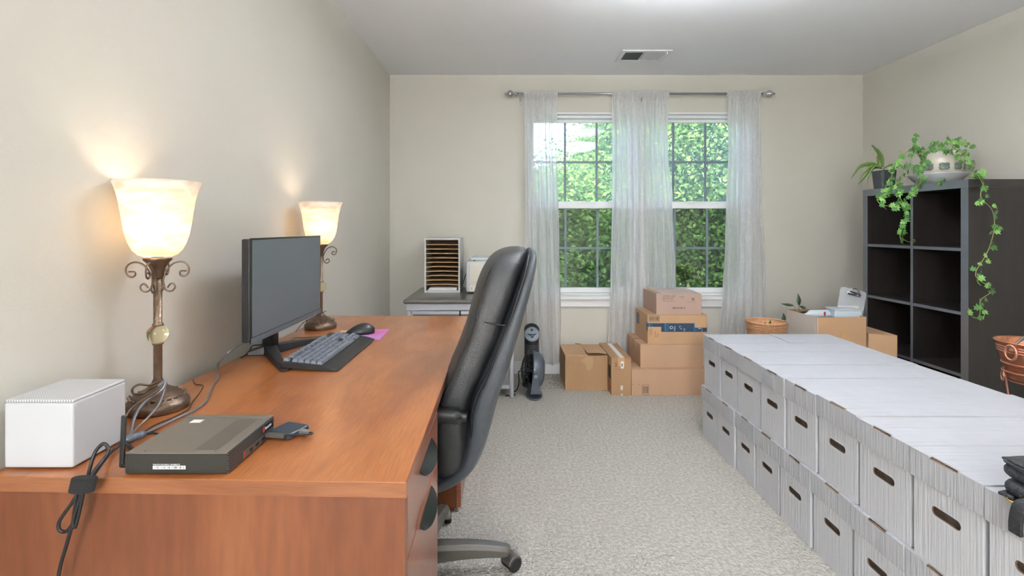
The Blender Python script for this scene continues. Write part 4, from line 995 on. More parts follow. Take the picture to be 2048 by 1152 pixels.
# ------------------------------------------------------------------ white storage boxes, two tiers
BX = 1.133
YZM = Matrix(((0, 0, 1, 0), (1, 0, 0, 0), (0, 1, 0, 0), (0, 0, 0, 1)))
def storage_box(label, group, x, y0, y1, z0, L=.71, seed=0, taped=False, hb=.2755, hl=.2895, tear=None):
    rg = random.Random(seed)
    w_ = (y1-y0)-.0045; hl += rg.uniform(-.003, .003) if z0 > .1 else 0; yc = (y0+y1)/2
    t = thing('storage_box', label, 'box', (x, yc, z0), rg.uniform(-.006, .006), group=group, local=True)
    i = .0065; a = -w_/2+i; b = w_/2-i; th = .004; xf = .006
    hz, hw, hh = .150, .044, .0125; r = hh
    g = MB()
    # front wall with a rounded hand hole
    g.box(xf, xf+th, a, b, 0, hz-hh); g.box(xf, xf+th, a, b, hz+hh, hb)
    g.box(xf, xf+th, a, -hw, hz-hh, hz+hh); g.box(xf, xf+th, hw, b, hz-hh, hz+hh)
    for sy in (-1, 1):
        for sz in (-1, 1):
            cy, cz = sy*(hw-r), hz
            pts = [(sy*hw, hz+sz*hh)]+[(cy+sy*r*math.sin(q), cz+sz*r*math.cos(q)) for q in [PI/2*k/6 for k in range(7)]]
            g.prism(pts, xf, xf+th, YZM)
    g.box(L-xf-th, L-xf, a, b, 0, hb); g.box(xf+th, L-xf-th, a, a+th, 0, hb); g.box(xf+th, L-xf-th, b-th, b, 0, hb); g.box(xf+th, L-xf-th, a+th, b-th, 0, th)
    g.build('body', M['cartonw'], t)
    g = MB(); n = 26
    for k in range(n):                                     # brown rim of the hand hole
        pass
    ring = []
    for q in [2*PI*k/28 for k in range(28)]:
        ring.append((math.copysign(hw-r, math.cos(q))+r*math.cos(q), hz+r*math.sin(q)))
    def rr(s, xx): return [Vector((xx, y*(1-(1-s)*.35), hz+(z-hz)*s)) for y, z in ring]
    g.rings([rr(1.0, xf+.0008), rr(.86, xf+.0008), rr(.86, xf+th-.0005), rr(1.0, xf+th-.0005)], closed=True)
    g.build('hole_rim', M['kraft_e'], t)
    MB().box(.016, L-.016, a+.012, b-.012, .006, .245).build('contents', M['boxin'], t)
    # lid: rim walls with a torn slot at the middle of the front top edge
    lz = hl-.076; nw = rg.uniform(.034, .044); nz = rg.uniform(.0055, .008); nd = rg.uniform(.006, .010); off = rg.uniform(-.006, .006)
    a, b = -w_/2, w_/2; g = MB(); th = .0035
    droop = rg.uniform(-.002, .002)
    def wall(xa, xb, ya, yb, zt): g.box(xa, xb, ya, yb, lz, zt)
    wall(0, th, a, off-nw, hl); wall(0, th, off+nw, b, hl); wall(0, th, off-nw, off+nw, hl-nz)
    wall(L-th, L, a, b, hl); wall(th, L-th, a, a+th, hl); wall(th, L-th, b-th, b, hl)
    zt0 = hl-.0035
    g.box(nd, L-th, a+th, b-th, zt0, hl); g.box(th, nd, a+th, off-nw, zt0, hl); g.box(th, nd, off+nw, b-th, zt0, hl)
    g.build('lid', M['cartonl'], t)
    g = MB(); g.box(.0005, nd+.0005, off-nw+.0008, off+nw-.0008, hl-nz-.003, hl-nz+.0004)
    g.build('slot_edge', M['kraft_e'], t)
    for q in (-1, 1):                                      # creased folds down the lid front
        if rg.random() < .75:
            yy = q*rg.uniform(.012, .03)
            MB().boxr((-.0004, yy, hl-.04), (.0012, .0035, .068), (0, 0, 0)).build('crease', M['cartonl'], t, bevel=.0005)
    if taped:
        MB().box(-.0012, -.0002, -.02, .07, hl-.068, hl-.018).build('tape_patch', M['acrylic'], t)
    if tear:
        g = MB()
        for k in range(9):
            g.boxr((tear+rg.uniform(-.035, .05), b-.004+rg.uniform(-.008, .002), hl+.0008), (rg.uniform(.02, .05), .003, .0016), (0, rg.uniform(-.02, .02), rg.uniform(-.12, .12)))
        g.build('torn_edge', M['kraft_e'], t, kind='stuff')
    return t
up = [2.927, 2.702, 2.508, 2.276, 2.072, 1.865, 1.647, 1.427, 1.207, .985]
lo = [2.935, 2.722, 2.508, 2.317, 2.110, 1.889, 1.663, 1.443, 1.222, 1.005]
names = ['at the window end', 'second from the window end', 'third from the window end', 'fourth from the window end', 'fifth from the window end', 'sixth from the window end', 'seventh from the window end', 'second from the camera', 'nearest the camera']
for i in range(9):
    storage_box('white cardboard storage box, lower tier, '+names[i], 'lower tier of white storage boxes', BX-.004+random.uniform(-.004, .004), lo[i+1], lo[i], .0005, seed=40+i)
for i in range(9):
    L = .71 if i else .372
    storage_box('white cardboard storage box, upper tier, '+names[i]+(', under the black bag' if i == 8 else ''), 'upper tier of white storage boxes', BX+random.uniform(-.003, .003)+.002, up[i+1], up[i], .2905+random.uniform(0, .0008), L=L, seed=10+i, taped=(i == 3), tear=(.37 if i == 7 else None))
storage_box('short white cardboard storage box behind the window-end box of the upper tier', 'upper tier of white storage boxes', BX+.378, up[1], up[0], .2905, L=.34, seed=77)

# ------------------------------------------------------------------ black bag
bz = .5815
t = thing('shoulder_bag', 'black grained bag with a buckled strap lying on the nearest white box', 'bag', (1.24, 1.10, bz))
def pillow(x0, x1, y0, y1, z0, z1, e=.35, n=32):
    R = []
    for k in range(9):
        v = -1+2*k/8; s = (1-abs(v)**3.2)**.35 if abs(v) < 1 else .0
        s = max(s, .80 if abs(v) == 1 else 0)
        R.append([Vector(((x0+x1)/2+(x1-x0)/2*s*math.copysign(abs(math.cos(a))**e, math.cos(a)), (y0+y1)/2+(y1-y0)/2*s*math.copysign(abs(math.sin(a))**e, math.sin(a)), (z0+z1)/2+(z1-z0)/2*v)) for a in [2*PI*j/n for j in range(n)]])
    return MB().rings(R)
def skew(mb, k, z0):
    mb.v = [(v[0]+(v[2]-z0)*k, v[1], v[2]) for v in mb.v]; return mb
skew(pillow(1.128, 1.40, 1.020, 1.175, bz+.0005, bz+.048), 0, bz).build('lower_pocket', M['bag'], t, smooth=True)
skew(pillow(1.138, 1.41, 1.025, 1.185, bz+.034, bz+.080), -.05, bz).build('body', M['bag'], t, smooth=True)
MB().tube([(1.2745+.136*math.copysign(abs(math.cos(a))**.35, math.cos(a)), 1.105+.080*math.copysign(abs(math.sin(a))**.35, math.sin(a)), bz+.076) for a in [2*PI*j/48 for j in range(48)]], .0035, 6, closed=True).build('edge_piping', M['bag'], t, smooth=True)
g = MB(); g.box(1.145, 1.40, 1.03, 1.178, bz+.076, bz+.082); g.build('flap', M['bag'], t, bevel=.004)
g = MB(); pts = spline([(1.20, 1.105, bz+.03), (1.135, 1.10, bz+.020), (1.116, 1.105, bz+.006), (1.110, 1.108, bz-.03), (1.112, 1.110, bz-.058)], 5)
R = [[p+Vector((-.004, -.013, 0)), p+Vector((.004, -.013, .001)), p+Vector((.004, .013, .001)), p+Vector((-.004, .013, 0))] for p in pts]
s = MB().rings(R).build('strap', M['bag'], t, bevel=.001)
MB().tube([(1.128+.012*math.cos(a), 1.128+.014*math.sin(a), bz+.005) for a in [2*PI*j/20 for j in range(20)]], .0022, 6, closed=True).build('ring', M['gold'], s, smooth=True)
MB().boxr((1.138, 1.150, bz+.007), (.03, .03, .008), (0, 0, .3)).build('strap_tab', M['bag'], t, bevel=.003)

# ------------------------------------------------------------------ cartons by the window
def carton(name, label, x0, x1, y0, y1, z0, z1, m, seam='y', rz=0, open_gap=False, tape=True):
    cx, cy = (x0+x1)/2, (y0+y1)/2; hx_, hy = (x1-x0)/2, (y1-y0)/2; h = z1-z0
    t = thing(name, label, 'carton', (cx, cy, z0), rz, group='cartons stacked under the windows', local=True)
    MB().box(-hx_, hx_, -hy, hy, 0, h-.004).build('body', m, t, bevel=.0015)
    e = .0012
    if seam == 'y':      # flaps meet along a line running left to right
        MB().box(-hx_, hx_, -hy, -e, h-.0038, h).build('flap', m, t, bevel=.0008); MB().box(-hx_, hx_, e, hy, h-.0038, h).build('flap', m, t, bevel=.0008)
        if tape: MB().box(-hx_-.0006, hx_+.0006, -.024, .024, h+.0001, h+.0007).build('tape', M['tape'], t)
        if tape:
            for s in (-1, 1): MB().box(s*hx_-.0004+(.0002 if s > 0 else -.0006), s*hx_+.0006, -.024, .024, h-.07, h).build('tape', M['tape'], t)
    elif seam == 'x':
        MB().box(-hx_, -e, -hy, hy, h-.0038, h).build('flap', m, t, bevel=.0008); MB().box(e, hx_, -hy, hy, h-.0038, h).build('flap', m, t, bevel=.0008)
        if tape: MB().box(-.024, .024, -hy-.0006, hy+.0006, h+.0001, h+.0007).build('tape', M['tape'], t)
        if tape: MB().box(-.024, .024, -hy-.0008, -hy-.0001, h-.06, h).build('tape', M['tape'], t)
    return t, hx_, hy, h
def barcode(t, x, z, w_, h_, y, m, n=14, frame=True, seed=1):
    rg = random.Random(seed); g = MB()
    for k in range(n):
        xx = x+w_*(k+.2)/n; g.box(xx, xx+w_/n*rg.choice((.3, .6, .75)), y-.0006, y-.0001, z+h_*.12, z+h_*.88)
    if frame:
        f = .0022
        g.box(x-f*2, x+w_+f*2, y-.0006, y-.0001, z-f, z).box(x-f*2, x+w_+f*2, y-.0006, y-.0001, z+h_, z+h_+f).box(x-f*2, x-f, y-.0006, y-.0001, z, z+h_).box(x+w_+f, x+w_+2*f, y-.0006, y-.0001, z, z+h_)
    g.build('printed_barcode', m, t, kind='stuff')
W2 = (PI/2, 0, 0)
# A: squarish box left
t, hx_, hy, h = carton('carton', 'squarish brown carton with loose top flaps left of the carton stack', .441, .752, 3.735, 4.095, .0005, .2565, M['kraft_d'], seam=None)
MB().box(-hx_, hx_*.06, -hy, hy, h-.0038, h).build('flap', M['kraft'], t, bevel=.0008)
def fl(u, v): return (hx_*.06+.004+(hx_*.94-.004)*u, -hy+.02+.175*v, h+.010*(1-u)*(1-v)+.004+.006*math.sin(u*PI)*(1-v))
MB().grid(fl, 8, 4).build('flap', M['kraft'], t, solid=.003)
MB().box(hx_*.06+.002, hx_, -.02, hy, h-.0038, h).build('flap', M['kraft'], t, bevel=.0008)
MB().boxr((-.01, -.005+hy, h+.004), (.05, .004, .008), (0, .15, 0)).build('flap_corner', M['kraft_d'], t)
M['stain'] = mat('torn_paper_patch', '#b3946f', .8, var=.05)
pp = [(.0, .0), (.052, .004), (.06, -.03), (.055, -.075), (.03, -.10), (.01, -.088), (.004, -.05), (-.03, -.03)]
MB().prism([(x-.01, z+h-.012) for x, z in pp], -hy-.0008, -hy-.0001, Matrix(((1, 0, 0, 0), (0, 0, 1, 0), (0, 1, 0, 0), (0, 0, 0, 1)))).build('paper_patch', M['stain'], t, bevel=0)
MB().box(-.06, .08, -hy-.0006, -hy-.0001, .0, .048).build('tape', M['kraft_d'], t)
# B: narrow standing box
t, hx_, hy, h = carton('carton', 'tall narrow carton with taped top between the squarish carton and the stack', .756, .897, 3.627, 4.10, .0005, .2665, M['kraft_d'], seam='x')
MB().box(-.010, .022, -hy, hy-.02, h+.0008, h+.0014).build('label_strip', M['paper'], t, label='pale shipping label strip')
MB().box(-.003+.0, .018, -hy-.0009, -hy-.0002, h-.075, h-.025).build('label', M['paper'], t)
barcode(t, .0, h-.066, .012, .030, -hy-.0006, M['ink'], 4, False, 5)
text('20', t, .034, (-.047, -hy-.0004, h-.062), W2, M['ink'], 'handwriting')
text('LOT', t, .016, (-.045, -hy-.0004, h-.036), W2, M['ink_brown'], 'handwriting')
text('KEEP DRY', t, .0085, (-.046, -hy-.0004, h-.085), W2, M['ink_brown'])
MB().box(-.004, .012, -hy-.0009, -hy-.0002, .038, .068).build('label', M['paper'], t)
text('01\n23', t, .013, (-.002, -hy-.0011, .056), W2, M['ink'])
MB().box(-.003, .011, -hy-.0009, -hy-.0002, .0, .008).build('label', M['paper'], t)
MB().box(-hx_-.0008, -hx_-.0001, -hy+.01, -hy+.05, .03, .07).build('red_mark', M['red'], t)
MB().box(-hx_-.0008, -hx_-.0001, -hy+.02, -hy+.09, .11, .20).build('black_mark', M['ink'], t)
# C, D
t, hx_, hy, h = carton('carton', 'long low brown carton at the bottom of the stack', .900, 1.455, 3.627, 4.06, .0005, .183, M['kraft_p'], seam='y')
barcode(t, -hx_+.078, .006, .040, .066, -hy, M['ink_brown'], 9, True, 3)
for q in (.003, .048): MB().box(-hx_+q, -hx_+q+.010, -hy-.0006, -hy-.0001, .076, .079).build('corner_mark', M['ink_brown'], t)
t, hx_, hy, h = carton('carton', 'plain brown carton second from the bottom of the stack', .973, 1.43, 3.668, 4.055, .1835, .3535, M['kraft_p'], seam='y')
# E blue taped
t, hx_, hy, h = carton('carton', 'brown carton with blue printed tape, third up in the stack', 1.027, 1.455, 3.675, 4.01, .354, .5645, M['kraft'], seam='x', tape=False)
M['kraft_patch'] = mat('kraft_patch', '#c49a72', .75, var=.03)
MB().box(-hx_-.0002, hx_+.0002, -hy-.0010, -hy-.0001, .088, .150).build('printed_tape', M['taped'], t)
MB().box(-hx_-.0010, -hx_-.0001, -hy, -hy+.03, .095, .155).build('printed_tape', M['taped'], t)
for px_, s_ in ((.115, 'prime'), (.325, 'prime'), (-.0, 'prime')):
    x_ = -hx_+.012+px_
    text('prime', t, .026, (x_+.008, -hy-.0012, .096), (PI/2, -PI/2, 0), M['tapel'], 'tape_print')
    g = MB(); g.tube([(x_+.018+.004*math.sin(PI*j/10), -hy-.0014, .098+.044*j/10) for j in range(11)], .0013, 5); g.build('swoosh_print', M['tapel'], t)
for x_ in (.165, .371):
    q = -hx_+x_+.005
    g = MB(); g.tube([(q+.009*math.cos(a), -hy-.0014, .119+.009*math.sin(a)) for a in [2*PI*j/16 for j in range(16)]], .0022, 5, closed=True); g.build('ring_print', M['wprint'], t)
text('packaging\nrecycle me', t, .0085, (-hx_+.193, -hy-.0012, .094), (PI/2, -PI/2, 0), M['wprint'], 'tape_print')
g = MB(); q = -hx_+.232
g.tube([(q, -hy-.0014, .110), (q+.009, -hy-.0014, .106), (q+.012, -hy-.0014, .118)], .0018, 5).tube([(q-.004, -hy-.0014, .118), (q+.002, -hy-.0014, .130), (q+.008, -hy-.0014, .126)], .0018, 5); g.build('recycle_print', M['wprint'], t)
text('boxes\nreuse', t, .0085, (-hx_+.262, -hy-.0012, .094), (PI/2, -PI/2, 0), M['wprint'], 'tape_print')
text('box tape', t, .0085, (-hx_+.06, -hy-.0012, .092), (PI/2, -PI/2, 0), M['wprint'], 'tape_print')
text('thank you', t, .0085, (-hx_+.395, -hy-.0012, .090), (PI/2, -PI/2, 0), M['wprint'], 'tape_print')
MB().box(-hx_+.002, -hx_+.098, -hy-.0020, -hy-.0011, .015, .124).build('board_patch', M['kraft_patch'], t)
text('prime\nbox', t, .017, (-hx_+.060, -hy-.0022, .052), (PI/2, -PI/2, 0), M['ink_brown'])
for k in range(4): MB().box(-hx_+.012+.007*k, -hx_+.0135+.007*k, -hy-.0023, -hy-.0020, .055+.01*(k % 2), .112).build('print_line', M['ink_brown'], t)
MB().box(hx_-.088, hx_-.002, -hy-.0020, -hy-.0011, .118, .200).build('board_patch', M['kraft_patch'], t)
text('box', t, .015, (hx_-.058, -hy-.0022, .120), (PI/2, 0, 0), M['ink_brown'])
barcode(t, -hx_+.015, .165, .066, .036, -hy, M['ink'], 15, True, 8)
MB().box(-hx_-.0008, -hx_-.0001, .06, .13, .10, .185).build('blue_label', M['taped'], t)
text('p', t, .04, (-hx_-.0010, .11, .13), (PI/2, 0, -PI/2), M['tapel'], 'tape_print')
# F top
t, hx_, hy, h = carton('carton', 'small pinkish carton with a popped flap on top of the stack', 1.093, 1.421, 3.685, 4.03, .565, .7165, mat('pinkish_board', '#b69a8b', .75, var=.03), seam=None)
mF = mat('pale_board', '#bfaea6', .7, var=.03)
MB().box(-hx_, hx_, 0, hy, h-.0038, h).build('flap', mF, t, bevel=.0008)
def ff(u, v): return (-hx_+(2*hx_-.015)*u, -hy+(hy-.003)*v, h-.001+.016*max(0, math.sin((u-.35)*PI*1.3))*v*(u > .35))
MB().grid(ff, 14, 6).build('flap', mF, t, solid=.003)
MB().box(-hx_+.0, -hx_+.04, -hy-.0004, hy, h+.0002, h+.0008).build('tape', M['tape'], t)
text('CONTENT: CLEAN\nIN-HOUSE  MAX 1\nREF  VT 24  RES', t, .0115, (-hx_+.047, -hy-.0004, h-.022), W2, M['ink'], sx=.95)
MB().box(-hx_+.047, -hx_+.135, -hy-.0006, -hy-.0001, h-.056, h-.0545).build('print_line', M['ink'], t)
text('DART', t, .015, (-hx_+.165, -hy-.0004, h-.03), W2, M['ink_brown'], 'handwriting')
barcode(t, hx_-.073, h-.052, .022, .022, -hy, M['ink_brown'], 7, False, 12)
MB().box(hx_-.115, hx_-.045, -hy-.0006, -hy-.0001, h-.061, h-.0597).build('print_line', M['ink_brown'], t)
barcode(t, -hx_+.116, .038, .094, .017, -hy, M['ink_brown'], 16, False, 13)

# right-hand cartons in front of the shelf
c0 = P(1634.4, 635, 3.20); zt = c0.z
lf = P(1573, 618.6, (H-zt)*F/(618.6-CY)); rt = Vector((P(1732.5, 633.5, 3.22).x, 3.22, 0))
t = thing('open_carton', 'tall open brown carton of papers behind the white storage boxes', 'carton', (c0.x+.1, c0.y+.2, 0))
A_ = Vector((c0.x, c0.y, 0)); B2 = Vector((lf.x, lf.y, 0)); C2 = Vector((rt.x, rt.y, 0)); D2 = B2+(C2-A_)
def wallseg(p, q, m, nm):
    d = (q-p).normalized(); n = Vector((-d.y, d.x, 0))*.005
    c = (A_+D2)/2
    if (c-p).dot(n) < 0: n = -n
    R = [[p, q, q+n, p+n], [v+Vector((0, 0, zt)) for v in (p, q, q+n, p+n)]]
    return MB().rings(R).build(nm, m, t)
M['kraft_l'] = mat('pale_board_side', '#cfc5bb', .75, var=.02)
wallseg(A_, B2, M['kraft_l'], 'side_wall'); wallseg(A_, C2, M['kraft'], 'front_wall'); wallseg(B2, D2, M['kraft_d'], 'back_wall'); wallseg(C2, D2, M['kraft_d'], 'side_wall')
MB().rings([[v+Vector((0, 0, z_)) for v in (A_, C2, D2, B2)] for z_ in (.002, .30)]).build('floor_board', M['kraft_d'], t)
MB().boxr(((A_+C2)/2+Vector((.02, -.003, zt-.12)), (.05, .002, .10)) if False else ((A_.x+C2.x)/2+.01, A_.y-.001+.004, zt-.14), (.05, .0016, .10), (0, .15, math.atan2(C2.y-A_.y, C2.x-A_.x))).build('tape', M['tape'], t)
# things inside it
t2 = thing('storage_tin', 'pale blue-white plastic tub lying in the open carton', 'tub', (0, 0, 0)); 
q = P(1705, 628, 3.30)
M['tub'] = mat('pale_blue_plastic', '#cfdbe4', .35, var=.02)
MB().boxr((q.x-.035, 3.335, zt+.003), (.165, .12, .055), (0, 0, -.12)).build('body', M['tub'], t2, bevel=.008)
MB().boxr((q.x-.035, 3.335, zt+.033), (.170, .125, .008), (0, 0, -.12)).build('lid', M['tub'], t2, bevel=.003)
t2 = thing('spray_bottle', 'white plastic bottle with red print lying in the open carton', 'bottle', (0, 0, 0)); q = P(1640, 628, 3.34)
MB().tube([(q.x-.09, 3.36, zt-.012), (q.x-.07, 3.36, zt-.008), (q.x-.05, 3.36, zt-.005), (q.x+.06, 3.36, zt-.005), (q.x+.07, 3.36, zt-.005)], [.010, .012, .027, .029, .022], 18).build('body', M['tub'], t2, smooth=True)
MB().box(q.x+.02, q.x+.03, 3.328, 3.332, zt-.012, zt+.014).build('red_print', M['red'], t2)
t2 = thing('black_pouch', 'black cloth pouch crumpled in the open carton behind the bottle', 'pouch', (0, 0, 0)); q = P(1612, 625, 3.42)
R = [[Vector((q.x+.055*k_*math.cos(a)*(1+.15*math.sin(3*a)), 3.42+.05*k_*math.sin(a), zt-.05+z_)) for a in [2*PI*j/20 for j in range(20)]] for z_, k_ in ((-.02, .7), (.0, 1), (.03, .95), (.045, .7), (.052, .3))]
MB().rings(R).build('body', M['black_rub'], t2, smooth=True)
t2 = thing('clipboard', 'clear clipboard with chrome clip standing in the open carton', 'clipboard', (0, 0, 0))
q = P(1700, 588, 3.44); CM = Matrix.Translation((q.x+.01, 3.45, zt+.02)) @ Matrix.Rotation(-.05, 4, 'Z') @ Matrix.Rotation(-.12, 4, 'X') @ Matrix.Rotation(math.radians(14), 4, 'Y')
g = MB(); rr_ = .02; pl = []
for sx_, sz_, a0_ in ((1, 1, 0), (-1, 1, PI/2), (-1, -1, PI), (1, -1, 1.5*PI)):
    for k in range(5): a = a0_+PI/8*k; pl.append((sx_*(.085-rr_)+rr_*math.cos(a), sz_*(.13-rr_)+rr_*math.sin(a)))
g.prism(pl, -.0015, .0015, CM @ Matrix(((1, 0, 0, 0), (0, 0, 1, 0), (0, 1, 0, 0), (0, 0, 0, 1)))); g.build('board', M['acrylic'], t2)
g = MB(); g.box(-.045, .045, -.012, -.002, .085, .108, CM); g.box(-.038, .038, -.020, -.010, .10, .112, CM); g.build('clip', M['chrome'], t2, bevel=.003)
g = MB(); g.tube([CM @ Vector((x, -.014, z)) for x, z in ((-.03, .112), (-.02, .128), (0, .134), (.02, .128), (.03, .112))], .004, 8); g.build('clip_handle', M['chrome'], t2, smooth=True)
g = MB(); g.tube([CM @ Vector((-.046, -.007, .1)), CM @ Vector((.046, -.007, .1))], .006, 10); g.build('clip_hinge', M['chrome'], t2, smooth=True)
MB().boxr((q.x-.02, 3.42, zt-.01), (.15, .004, .10), (-.2, 0, .1)).build('sheet', M['paper'], thing('loose_paper', 'white sheet of paper leaning in the open carton before the clipboard', 'paper', (0, 0, 0)))
# second carton, lower, beside the shelf
t = thing('carton', 'lower brown carton with folded flaps between the open carton and the black shelf', 'carton', (2.38, 3.3, 0), group=None)
pa = Vector((2.300, 3.225, 0)); pb = Vector((P(1795, 672, 3.17).x, 3.17, 0)); zr = P(1795, 672, 3.17).z
pc = pb+Vector((.02, .30, 0)); pd = pa+Vector((.0, .27, 0))
MB().rings([[pa, pb, pc, pd], [pa+Vector((0, 0, zr)), pb+Vector((0, 0, zr)), pc+Vector((0, 0, zr)), pd+Vector((0, 0, zr))]]).build('body', M['kraft'], t, bevel=.002)
MB().rings([[v+Vector((0, 0, zr+.0003)) for v in (pa, pa.lerp(pb, .48), pd.lerp(pc, .48), pd)], [v+Vector((0, 0, zr+.004)) for v in (pa, pa.lerp(pb, .48), pd.lerp(pc, .48), pd)]]).build('flap', M['kraft'], t)
MB().rings([[v+Vector((0, 0, zr+.0003)) for v in (pa.lerp(pb, .50), pb, pc, pd.lerp(pc, .50))], [v+Vector((0, 0, zr+.003)) for v in (pa.lerp(pb, .50), pb, pc, pd.lerp(pc, .50))]]).build('flap', M['kraft'], t)
MB().boxr((pa.x*.55+pb.x*.45, pa.y-.012, zr-.07), (.045, .002, .12), (0, .1, -.08)).build('tape', M['tape'], t)

# ------------------------------------------------------------------ black cube shelf
SX0, SX1, SY0, SY1, SZ = 2.530, 2.915, 2.784, 3.604, 1.457
t = thing('cube_shelf', 'black-brown open cube shelf against the right wall', 'shelf', ((SX0+SX1)/2, (SY0+SY1)/2, 0))
def board(name, x0, x1, y0, y1, z0, z1):
    o = MB().box(x0, x1, y0, y1, z0, z1).build(name, M['blackwood'], t)
    MB().box(x0-.0012, x0-.0001, y0+.0002, y1-.0002, z0+.0002, z1-.0002).build('edge_sheen_strip', M['edge_sheen'], o)  # front edge carries the painted sheen
    return o
board('top_panel', SX0, SX1, SY0, SY1, SZ-.045, SZ)
board('bottom_panel', SX0, SX1, SY0, SY1, 0, .045)
board('side_panel', SX0, SX1, SY0, SY0+.046, .0455, SZ-.0455)
board('side_panel', SX0, SX1, SY1-.046, SY1, .0455, SZ-.0455)
ym = 3.174
zs = [.372, .716, 1.070]
zz = [.0455]+zs+[SZ-.0455]
board('divider', SX0+.002, SX1, ym-.010, ym+.010, .0455, SZ-.0455)
for z_ in zs:
    board('shelf_board', SX0+.002, SX1, SY0+.0465, ym-.0105, z_-.009, z_+.009)
    board('shelf_board', SX0+.002, SX1, ym+.0105, SY1-.0465, z_-.009, z_+.009)

# ------------------------------------------------------------------ plants
def ivy_mesh(nm, m):
    out = [(0, -.1), (.22, -.32), (.30, -.02), (.62, .0), (.42, .28), (.52, .60), (.22, .52), (0, 1.0)]
    pts = out+[(-x, y) for x, y in out[-2:0:-1]]
    v = [(0, .12, .0)]+[(x, y, -.16*abs(x)+(.05 if i % 2 else -.03)) for i, (x, y) in enumerate(pts)]
    n = len(pts); f = [(0, i+1, (i+1) % n+1) for i in range(n)]
    me = bpy.data.meshes.new(nm); me.from_pydata(v, [], f); me.materials.append(m); me.update(); return me
LM = [ivy_mesh('leaf', M['leaf']), ivy_mesh('leaf', M['leaf_l']), ivy_mesh('leaf', M['leaf'])]
rl = random.Random(3)
def leaf(parent, p, s, tilt=None):
    inst('leaf', rl.choice(LM), parent, p, (PI/2+rl.uniform(-.7, .5), rl.uniform(-.6, .6)+(PI if rl.random() < .55 else 0)*.8, rl.uniform(-.9, .9)), s*rl.uniform(.6, 1.0))
pc_ = Vector((2.705, 3.19, SZ))
t = thing('ivy_plant', 'trailing ivy in a cream bowl with glazed flowers on top of the black shelf', 'plant', pc_)
pt = MB().lathe([(.001, .040), (.085, .040), (.105, .055), (.122, .085), (.132, .13), (.133, .165), (.128, .188), (.131, .197), (.127, .200), (.119, .197), (.117, .17), (.001, .168)], pc_, 48).build('pot', M['ceramic'], t, smooth=True)
MB().lathe([(.001, .001), (.085, .001), (.105, .012), (.150, .062), (.153, .068), (.149, .069), (.10, .025), (.001, .022)], pc_, 48).build('saucer', M['ceramic_g'], t, smooth=True)
MB().lathe([(.001, .169), (.116, .169), (.08, .185), (.001, .190)], pc_, 30).build('soil', M['soil'], t, smooth=True)
for az in (-2.62, -2.02, -1.42, -.8, -3.2):
    for k in range(4):
        aa = k*PI/2+PI/4; r0 = .0155
        ctr = Vector((0, math.cos(aa)*r0, math.sin(aa)*r0*.85+.108)); th = az+ctr.y/.13
        rad_ = .1295+.0
        g = MB(); Mx = Matrix.Translation((pc_.x+rad_*math.cos(th), pc_.y+rad_*math.sin(th), pc_.z+ctr.z)) @ Matrix.Rotation(th, 4, 'Z') @ Matrix.Diagonal((.25, 1.35, 1.2, 1))
        g.lathe([(.001, -.0125), (.008, -.009), (.0125, 0), (.008, .009), (.001, .0125)], (0, 0, 0), 10); g.v = [tuple(Mx @ Vector(v)) for v in g.v]; g.build('glazed_petal', M['deco'], pt, smooth=True)
def vine(parent, pts, r, every, s, k=7, jit=.012, m='vine'):
    sp = spline(pts, k); MB().tube(sp, r, 6).build('stem', M[m], parent, smooth=True)
    acc = 0
    for a, b in zip(sp, sp[1:]):
        acc += (b-a).length
        if acc > every:
            acc = 0; leaf(parent, a+Vector((rl.uniform(-jit, jit), rl.uniform(-.012, .0), rl.uniform(-jit, jit))), s)
YF2 = 3.02
vine(t, [P(1846, 325, 3.12), P(1832, 300, 3.08), P(1830, 285, 3.08), P(1832, 268, 3.08)], .0016, .010, .030)
vine(t, [P(1846, 318, 3.10), P(1825, 300, 3.05), P(1805, 312, 3.02), P(1790, 335, 3.0), P(1780, 360, 3.0), P(1770, 375, 3.0)], .0018, .0085, .036, jit=.018)
vine(t, [P(1850, 320, 3.08), P(1836, 340, 3.03), P(1842, 360, 3.0), P(1828, 380, 3.0), P(1812, 395, 3.0)], .0018, .0085, .034, jit=.018)
vine(t, [P(1815, 330, 3.06), P(1800, 360, 3.0), P(1775, 385, 3.0), P(1755, 392, 3.0), P(1760, 408, 3.0), P(1780, 412, 3.0), P(1805, 408, 3.0)], .0018, .010, .036, jit=.016)
vine(t, [P(1795, 375, 3.02), P(1800, 395, 3.0), P(1812, 420, 3.0), P(1808, 448, 3.0), P(1800, 470, 3.0), P(1803, 484, 3.0)], .0018, .010, .036, jit=.014)
vine(t, [P(1800, 474, 3.0), P(1815, 483, 3.0), P(1828, 484, 2.99), P(1829, 479, 2.99), P(1824, 481, 2.99)], .0016, .2, .03)
vine(t, [P(1858, 300, 3.10), P(1875, 290, 3.08), P(1895, 287, 3.06), P(1915, 282, 3.06), P(1928, 290, 3.06)], .0018, .008, .034, jit=.02)
vine(t, [P(1840, 312, 3.08), P(1858, 296, 3.05), P(1880, 296, 3.03), P(1900, 300, 3.03), P(1912, 315, 3.03), P(1925, 325, 3.0)], .0018, .009, .034, jit=.018)
vine(t, [P(1900, 290, 3.10), P(1920, 278, 3.08), P(1938, 290, 3.05), P(1950, 298, 3.03)], .0014, .012, .028)
vine(t, [P(1905, 295, 3.08), P(1928, 310, 3.03), P(1938, 330, 2.98), P(1950, 348, 2.90), P(1957, 352, 2.80), P(1966, 368, 2.755)], .0018, .010, .034, jit=.016)
vine(t, [P(1885, 360, 2.99), P(1880, 366, 2.97), P(1890, 372, 2.95)], .0014, .008, .034)
